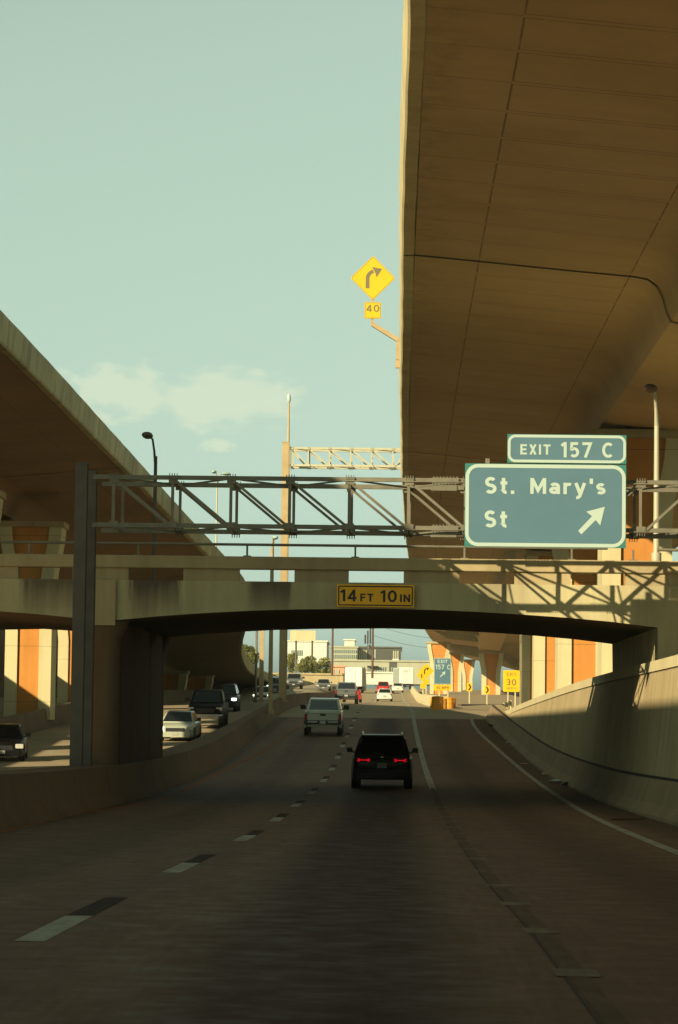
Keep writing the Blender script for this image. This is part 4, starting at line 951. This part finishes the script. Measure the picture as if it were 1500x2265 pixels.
        for sg in (-1, 1):
            if 'barlights' in opts:
                tl = MB(); cx = sg * hw * .60
                tl.box(cx - .26, cx + .26, -.012, .1, .83, .97); to = tl.build('taillight', M['trim'], t, local=True, bevel=.01)
                q = MB(); z = .905
                q.box(cx - .13, cx + .13, -.022, -.01, z - .012, z + .012)
                for e in (-1, 1):
                    for zz in (-.028, .028):
                        q.box(cx + e * .155 - .03, cx + e * .155 + .03, -.022, -.01, z + zz - .016, z + zz + .016)
                q.build('lamp', M['tail_lit'], to, local=True)
            else:
                tl = MB(); tl.loft([rrect3(sg * hw * .82, hw * .11, belt - .28, belt + .02, y) for y in (.0, .22)]); tl.build('taillight', M['tail'], t, local=True, bevel=.01)
        if 'wiper' in opts:
            q = MB(); a = Vector((.02, .13, belt + .03)); q.tube(a, (-.42, .16, belt + .09), .013, n=5); q.build('wiper', M['steel_dark'], t, local=True)
            q = MB(); q.ball((.0, -.005, belt - .05), .06, .015, .035, 10, 5); q.build('emblem', M['chrome'], t, local=True)
        pz = .74
    else:
        tl = None
        for sg in (-1, 1):
            tl = MB(); tl.loft([rrect3(sg * hw * .70, hw * .17, belt - .26, belt - .10, y) for y in (.01, .22)]); tl.build('taillight', M['tail'], t, local=True, bevel=.01)
        bp = MB(); bp.loft([rring(hw * f, zb, zt, .07, y) for y, f, zb, zt in ((-.05, .8, .30, .5), (.02, .92, .27, .53), (.3, .97, .27, .52))]); bp.build('rear_bumper', paintm, t, smooth=True, local=True)
        pz = .62
    pl = MB(); yy = {'pickup': -.155, 'suv': -.03, 'sedan': -.06}[kind]; pl.box(-.155, .155, yy, yy + .02, pz - .08, pz + .08); pl.build('licence_plate', M['plate'], t, local=True)
    # nose
    grz = hood - .36
    g = MB(); fy = L + .012
    g.loft([rring(hw * .52, grz - .14, grz + .12, .05, y) for y in (L - .12, fy)]); g.build('grille', M['trim'], t, local=True, bevel=.01)
    bp = MB(); bp.loft([rring(hw * f, gz0 - .02, gz0 + .24, .06, y) for y, f in ((L - .35, .97), (L - .05, .9), (L + .05, .78))]); bp.build('front_bumper', paintm if kind != 'pickup' else M['chrome' if 'chromebumper' in opts else 'trim'], t, smooth=True, local=True)
    for sg in (-1, 1):
        q = MB(); lw, lh = spec.get('lamp', (.16, .10)); lit = lights
        q.loft([rrect3(sg * (hw * .88 - lw * .5), lw, hood - .34 - lh * .2, hood - .34 + lh * 1.6, y) for y in (L - .3, L - .02)])
        q.build('headlight', {None: M['lamp_lens'], 'warm': M['lamp_lit'], 'white': M['drl'], 'one': M['drl'] if sg > 0 else M['lamp_lens']}[lit], t, local=True, bevel=.01)
    pl = MB(); pl.box(-.155, .155, fy + .045, fy + .06, gz0 + .08, gz0 + .22); pl.build('licence_plate', M['plate'], t, local=True)
    return t
def rrect3(cx, w, z0, z1, y): return [(x, y, z) for x, z in rrect_pts(cx - w, cx + w, z0, z1, min(.03, w * .5, (z1 - z0) * .4), 3)]
SUV = dict(kind='suv', L=4.75, W=1.92, H=1.70, belt=1.05, hood=1.02, wr=.36, gc=.30)
SUVB = dict(SUV, L=5.0, W=1.98, H=1.82, belt=1.10, hood=1.10)
SED = dict(kind='sedan', L=4.75, W=1.82, H=1.44, belt=.93, hood=.90, wr=.33, gc=.24)
PIC = dict(kind='pickup', L=5.8, W=2.0, H=1.92, belt=1.27, hood=1.22, bed=1.85, wr=.40, gc=.42, ax0=1.15, ax1=.95, mir=1.5)
PICL = dict(PIC, H=2.1, belt=1.42, hood=1.38, wr=.46, gc=.58, W=1.96)
CARS = 'cars on the highway'
def vx(px, Y): return at(px, 1600, Y).x
vehicle('suv', 'black SUV with lit red bar tail lamps, nearest vehicle ahead in the middle lane', 'car', vx(846, 85.7), 85.7, SUV, M['p_black'], CARS, opts=('rails', 'barlights', 'wiper', 'darkbumper'))
vehicle('pickup_truck', 'silver pickup truck with wide mirrors in the left lane', 'pickup', vx(714, 142), 142, PIC, M['p_silver'], CARS)
vehicle('pickup_truck', 'dark grey pickup truck ahead of the silver one in the left lane', 'pickup', vx(765, 238), 238, PIC, M['p_grey'], CARS)
vehicle('car', 'red car mostly hidden by the dark grey pickup', 'car', vx(778, 276), 276, dict(SUV, H=1.6), M['p_red'], CARS)
vehicle('car', 'white sedan in the middle lane in front of the red SUV', 'car', vx(850, 309), 309, SED, M['p_white'], CARS)
vehicle('suv', 'bright red SUV far ahead, just beyond the white sedan', 'car', vx(847, 392), 392, dict(SUV, H=1.75), M['p_red'], CARS)
vehicle('car', 'pale silver car far ahead, right of the red SUV', 'car', vx(879, 418), 418, SED, M['p_white'], CARS)
vehicle('car', 'silver sedan with one bright headlamp coming past the overpass pier', 'car', vx(392, 133), 133, SED, M['p_silver'], CARS, -1, rz=-.02, lights='one')
vehicle('pickup_truck', 'dark maroon lifted pickup with chrome mirrors coming behind the silver sedan', 'pickup', vx(453, 150), 150, PICL, M['p_maroon'], CARS, -1, opts=('chromebumper',))
vehicle('suv', 'black SUV coming right behind the lifted pickup', 'car', vx(490, 180), 180, SUVB, M['p_black'], CARS, -1, lights='white')
vehicle('suv', 'white SUV with warm lit headlamps in the far oncoming lane', 'car', vx(578, 286), 286, SUV, M['p_white'], CARS, -1, lights='warm', zlift=-.15)
vehicle('suv', 'dark blue SUV half hidden by the gantry post in the oncoming lanes', 'car', vx(607, 318), 318, SUVB, M['p_blue'], CARS, -1, lights='white')
vehicle('pickup_truck', 'dark grey pickup coming just right of the tall gantry post', 'pickup', vx(648, 336), 336, PIC, M['p_grey'], CARS, -1)
vehicle('car', 'grey sedan coming in the lane beside the median, far away', 'car', vx(714, 346), 346, SED, M['p_grey'], CARS, -1)
vehicle('car', 'black car at the left edge of the photo in the oncoming lanes', 'car', vx(-22, 109), 109, dict(SED, H=1.46), M['p_black'], CARS, -1, rz=.1)

def box_truck(label, x, Y, L, Wd, H, rz, mat, side, txt=None, group=CARS):
    z = zr(Y, x)
    t = thing('box_truck', label, 'truck', (x, Y, z), group, rz); hw = Wd / 2
    b = MB(); b.box(-hw, hw, 0, L, 1.0, H); b.build('cargo_box', [mat], t, local=True, bevel=.03)
    for sg in (-1, 1): s = MB(); s.box(sg * hw - .012, sg * hw + .012, .1, L - .1, 1.1, H - .12); s.build('side_panel', side, t, local=True)
    for sg in (-1, 1):
        d = MB(); d.box(min(0, sg * hw * .94), max(0, sg * hw * .94) - (.01 if sg > 0 else -.0), -.03, -.002, 1.15, H - .15); do = d.build('rear_door', mat, t, local=True)
        r = MB(); r.tube((sg * .25, -.05, 1.2), (sg * .25, -.05, H - .2), .02, n=6); r.build('lock_rod', M['steel'], do, local=True)
        q = MB(); q.box(sg * hw * .8 - .12, sg * hw * .8 + .12, -.04, .02, .82, .94); q.build('taillight', M['tail'], t, local=True)
        m_ = MB(); m_.box(sg * hw * .72 - .28, sg * hw * .72 + .28, .35, .38, .3, .95); m_.build('mud_flap', M['trim'], t, local=True)
        for yy in (.95, 2.2):
            w_ = MB(); w_.tube((sg * (hw - .5), yy, .5), (sg * (hw - .02), yy, .5), .5, n=20); wo = w_.build('wheel', M['tyre'], t, smooth=True, local=True)
            r = MB(); r.tube((sg * (hw - .03), yy, .5), (sg * (hw - .005), yy, .5), .27, n=16); r.build('rim', M['rim'], wo, local=True)
    c = MB(); c.box(-hw * .5, hw * .5, .2, L + .5, .75, .97); c.box(-hw * .85, hw * .85, -.02, .1, .45, .58); c.build('chassis', M['trim'], t, local=True)
    cab = MB(); cab.loft([rring(hw * .95, .5, zt, .12, L + y) for y, zt in ((.5, H - .5), (1.4, H - .6), (2.2, 2.0), (2.4, 1.5))]); cb = cab.build('cab', mat, t, smooth=True, local=True)
    if txt:
        lettering(txt, M['bldg'], -hw * .62, hw * .62, H - .95, H - .45, -.034, t, local=True)
    return t
box_truck('white box truck in the left lane ahead of the dark grey pickup', vx(781, 395), 395, 7.5, 2.5, 3.75, -.06, M['box_white'], M['box_grey'])
box_truck('white semi trailer with lettered doors and grey side, right of the far cars', vx(898, 498), 498, 13, 2.55, 4.0, .09, M['box_white'], M['box_grey'], 'UNIV')

# ------------------------------------------------------------------ litter by the foot of the wall
def crumple(name, label, px, py, sx, sy, sz, mat, seed):
    rnd = random.Random(seed); p = on_road(px, py); mb = MB()
    rings = []
    for j in range(5):
        t = -1.2 + 2.4 * j / 4
        rings.append([(p.x + sx * math.cos(t) * math.cos(a) * rnd.uniform(.6, 1.1), p.y + sy * math.cos(t) * math.sin(a) * rnd.uniform(.6, 1.1), p.z + .02 + max(0, sz * (1 + math.sin(t)) * .5 * rnd.uniform(.6, 1.1))) for a in [2 * PI * i / 9 for i in range(9)]])
    mb.loft(rings); return tag(mb.build(name, mat), label, 'litter', 'litter in the right gutter')
crumple('crumpled_paper', 'crumpled pale pink wrapper in the gutter by the wall', 1206, 1716, .16, .2, .12, M['brick'], 1)
crumple('plastic_bag', 'flattened white plastic bag by the wall foot', 1228, 1732, .26, .3, .12, M['sign_white'], 2)
crumple('rubber_scrap', 'black rubber scrap right of the white plastic bag', 1250, 1739, .16, .4, .14, M['trim'], 3)
crumple('paper_scrap', 'tiny white paper scrap far up the gutter', 1124, 1645, .11, .15, .1, M['sign_white'], 4)
crumple('rubber_scrap', 'small dark lump at the far end of the gutter', 1086, 1608, .18, .3, .18, M['trim'], 5)
crumple('paper_scrap', 'reddish brown scrap beside the pink wrapper', 1160, 1692, .2, .4, .06, M['brick'], 6)
pt = on_road(1385, 1815); mb = MB(); mb.beam((pt.x - .35, pt.y - .3, pt.z + .03), (pt.x + .4, pt.y + .3, pt.z + .03), .05, .03)
tag(mb.build('broken_slat', M['rust']), 'long reddish broken slat lying near the wall in the foreground', 'litter')

# ------------------------------------------------------------------ far town
BY = 585.0
def bx(p, Y): return at(p, 1480, Y).x
def bz(p, Y): return at(800, p, Y).z
def block(name, label, px0, px1, py0, py1, Y, dep, mat, wins=(), roof=None, cat='building', group=None):
    th = thing(name, label, cat, (bx((px0 + px1) / 2, Y), Y, bz(py1, Y)), group)
    w_ = MB(); w_.box(bx(px0, Y), bx(px1, Y), Y, Y + dep, bz(py1, Y), bz(py0, Y)); w_.build('wall', mat, th)
    r = MB(); r.box(bx(px0, Y) - .25, bx(px1, Y) + .25, Y - .25, Y + dep + .25, bz(py0, Y), bz(py0, Y) + .35); r.build('roof', roof or mat, th)
    for (a, b_, c_, d_, mt) in wins:
        f = MB(); f.box(bx(a, Y), bx(b_, Y), Y - .06, Y - .005, bz(d_, Y), bz(c_, Y)); fo = f.build('window', mt, th)
        g = MB(); n = max(1, int((b_ - a) / 4))
        for k in range(n + 1): x = bx(a + (b_ - a) * k / n, Y); g.box(x - .08, x + .08, Y - .1, Y - .061, bz(d_, Y), bz(c_, Y))
        g.build('mullion', M['bldg_dark'], fo)
    return th
wl_ = block('warehouse', 'long low grey building across the end of the road', 733, 962, 1463, 1512, BY, 20, M['bldg'], [(814, 832, 1475, 1487, M['pane']), (838, 853, 1475, 1487, M['pane']), (864, 876, 1475, 1487, M['pane']), (741, 757, 1474, 1490, M['pane']), (800, 806, 1475, 1487, M['pane'])])
q = MB(); q.box(bx(861, BY), bx(878, BY), BY - .05, BY - .003, bz(1487, BY), bz(1462, BY)); q.build('recess', M['bldg_dark'], wl_)
q = MB(); q.box(bx(812, BY), bx(836, BY), BY - 1.4, BY - .003, bz(1474, BY), bz(1472.5, BY)); q.build('awning', M['bldg_dark'], wl_)
q = MB(); q.box(bx(868, BY), bx(882, BY), BY + 2, BY + 6, bz(1463, BY) + .36, bz(1456, BY)); q.build('roof_unit', M['bldg_pale'], wl_)
block('office_building', 'dark flat topped building behind the long low grey one', 790, 887, 1433, 1474, 640, 30, M['bldg_dark'], [(793, 812, 1438, 1460, M['bldg']), (826, 832, 1436, 1462, M['pane']), (838, 862, 1439, 1460, M['bldg_dark']), (868, 882, 1439, 1460, M['bldg'])])
block('office_building', 'pale glassy building left of the dark flat topped one', 732, 790, 1433, 1474, 632, 30, M['bldg'], [(737, 788, 1438, 1445, M['pane']), (737, 788, 1449, 1457, M['pane'])])
block('rooftop_building', 'small white block rising above the pale glassy building', 761, 784, 1417, 1440, 680, 12, M['bldg_pale'])
block('shed', 'white metal building behind the trees at the left', 636, 722, 1421, 1470, 660, 25, M['bldg_pale'], [(645, 668, 1440, 1452, M['pane'])])
block('kiosk', 'small salmon walled building by the utility pole', 738, 762, 1476, 1512, 575, 6, M['brick'], [(741, 750, 1483, 1496, M['bldg_pale'])])
block('low_wall', 'long pale wall in front of the grey building', 800, 890, 1489, 1514, 572, .5, M['bldg_pale'], cat='wall')
block('embankment_wall', 'grey concrete wall below the roadside trees', 600, 762, 1494, 1530, 548, .6, M['conc'], cat='wall')
bb = thing('billboard', 'tan billboard seen edge to edge below the overpass at the left of the far buildings', 'billboard', (bx(668, 560), 560, bz(1470, 560)))
q = MB(); q.box(bx(641, 560), bx(697, 560), 560, 560.4, bz(1419, 560), bz(1396, 560)); q.build('panel', M['conc_pale'], bb)
for p_ in (654, 690): q = MB(); q.tube((bx(p_, 560), 560.6, bz(1500, 560)), (bx(p_, 560), 560.6, bz(1400, 560)), .2, n=8); q.build('leg', M['steel_dark'], bb)
def utility_pole(label, px, Y, pyt, pyb, gear):
    t = thing('utility_pole', label, 'utility pole', (bx(px, Y), Y, bz(pyb, Y)), 'utility poles at the end of the road'); x = bx(px, Y)
    q = MB(); q.tube((x, Y, bz(pyb, Y)), (x, Y, bz(pyt, Y)), .24, .17, 8); q.build('pole', M['wood'], t, smooth=True)
    for dz in (1.0, 2.2): q = MB(); q.beam((x - 1.3, Y, bz(pyt, Y) - dz), (x + 1.3, Y, bz(pyt, Y) - dz), .12, .14); q.build('crossarm', M['wood'], t)
    if gear:
        for dx, h_ in ((-1.0, 2.6), (-.5, 3.4), (-1.5, 1.8)):
            q = MB(); q.tube((x + dx, Y - .3, bz(1424, Y)), (x + dx, Y - .3, bz(1424, Y) + h_), .16, n=8); q.build('insulator', M['trim'], t)
        q = MB(); q.tube((x - .75, Y - .35, bz(1434, Y)), (x - .75, Y - .35, bz(1426, Y)), .38, n=10); q.build('transformer', M['steel_dark'], t)
utility_pole('brown utility pole standing at the right end of the trees', 735, 545, 1330, 1494, False)
utility_pole('dark utility pole with transformer gear in front of the dark building', 824, 540, 1330, 1500, True)
wr_ = MB()
for z0, z1 in ((1405, 1432), (1380, 1412), (1350, 1385)):
    a = at(824, z0, 540); b_ = at(1010, z1, 620); n = 12
    pts = [a.lerp(b_, i / n) - Vector((0, 0, 1.0 * math.sin(PI * i / n))) for i in range(n + 1)]
    wr_.path(pts, .035, 4)
tag(wr_.build('power_line', M['trim']), 'thin dark power lines running right from the utility pole', 'wire')
def tree(label, px, Y, pyb, pyt, wpx, seed, cat='tree', nm='roadside_tree'):
    rnd = random.Random(seed); x = bx(px, Y); zb = bz(pyb, Y); zt = bz(pyt, Y); h = zt - zb; rw_ = wpx * Y / F / 2
    t = thing(nm, label, cat, (x, Y, zb), 'trees by the end of the road')
    tr = MB(); tr.tube((x, Y, zb - .3), (x + rnd.uniform(-.1, .1), Y, zb + h * .55), .14, .06, 7)
    cl = []
    for k in range(9):
        a = rnd.uniform(0, 2 * PI); r = rw_ * rnd.uniform(.2, .75); c_ = Vector((x + r * math.cos(a), Y + r * math.sin(a), zb + h * rnd.uniform(.25, .85))); cl.append(c_)
        tr.tube((x, Y, zb + h * rnd.uniform(.2, .5)), c_, .05, .02, 5)
    tr.build('trunk', M['bark'], t)
    cr = MB()
    for c_ in cl:
        cs_ = rnd.uniform(.35, .6) * rw_
        for q in range(190):
            d = Vector((rnd.gauss(0, 1), rnd.gauss(0, 1), rnd.gauss(0, 1.2))); d = d.normalized() * cs_ * rnd.random() ** .4
            p = c_ + d; s = rnd.uniform(.10, .24); u = Vector((rnd.gauss(0, 1), rnd.gauss(0, 1), rnd.gauss(0, 1))).normalized(); v = u.orthogonal().normalized()
            cr.add([p + u * s, p + v * s * .6, p - u * s, p - v * s * .6], [(0, 1, 2, 3)])
    cr.build('crown', M['leaf'], t, fix=False)
for i, (px, Y, pb, ptp, w_, lb) in enumerate(((648, 562, 1502, 1444, 36, 'dark green tree next to the tall gantry post'), (668, 556, 1502, 1456, 34, 'low yellow green bush between the taller roadside trees'), (684, 566, 1502, 1452, 32, 'middle tree of the sunlit roadside row'), (701, 558, 1502, 1447, 34, 'tallest sunlit tree of the roadside row'), (720, 560, 1502, 1456, 34, 'yellow green tree at the right end of the roadside row'))):
    tree(lb, px, Y, pb, ptp, w_, 20 + i)
for i, (px, Y, pb, ptp, w_, lb) in enumerate(((545, 470, 1482, 1424, 34, 'dark tree behind the curved left ramp'), (562, 480, 1484, 1436, 30, 'smaller dark tree behind the left ramp, beside the pale pole'))):
    tree(lb, px, Y, pb, ptp, w_, 40 + i)

# ------------------------------------------------------------------ haze
if HAZE:
    mb = MB(); mb.box(-420, 420, -330, 760, -1.5, 44)
    m, n, l, b = newmat('haze_air'); n.remove(b)
    v = n.new('ShaderNodeVolumePrincipled'); v.inputs['Color'].default_value = (.86, .93, .80, 1); v.inputs['Density'].default_value = HAZE; v.inputs['Anisotropy'].default_value = .2
    l.new(v.outputs[0], n['Material Output'].inputs['Volume'])
    hz = mb.build('haze', m); hz['kind'] = 'stuff'
    S.cycles.volume_bounces = 1
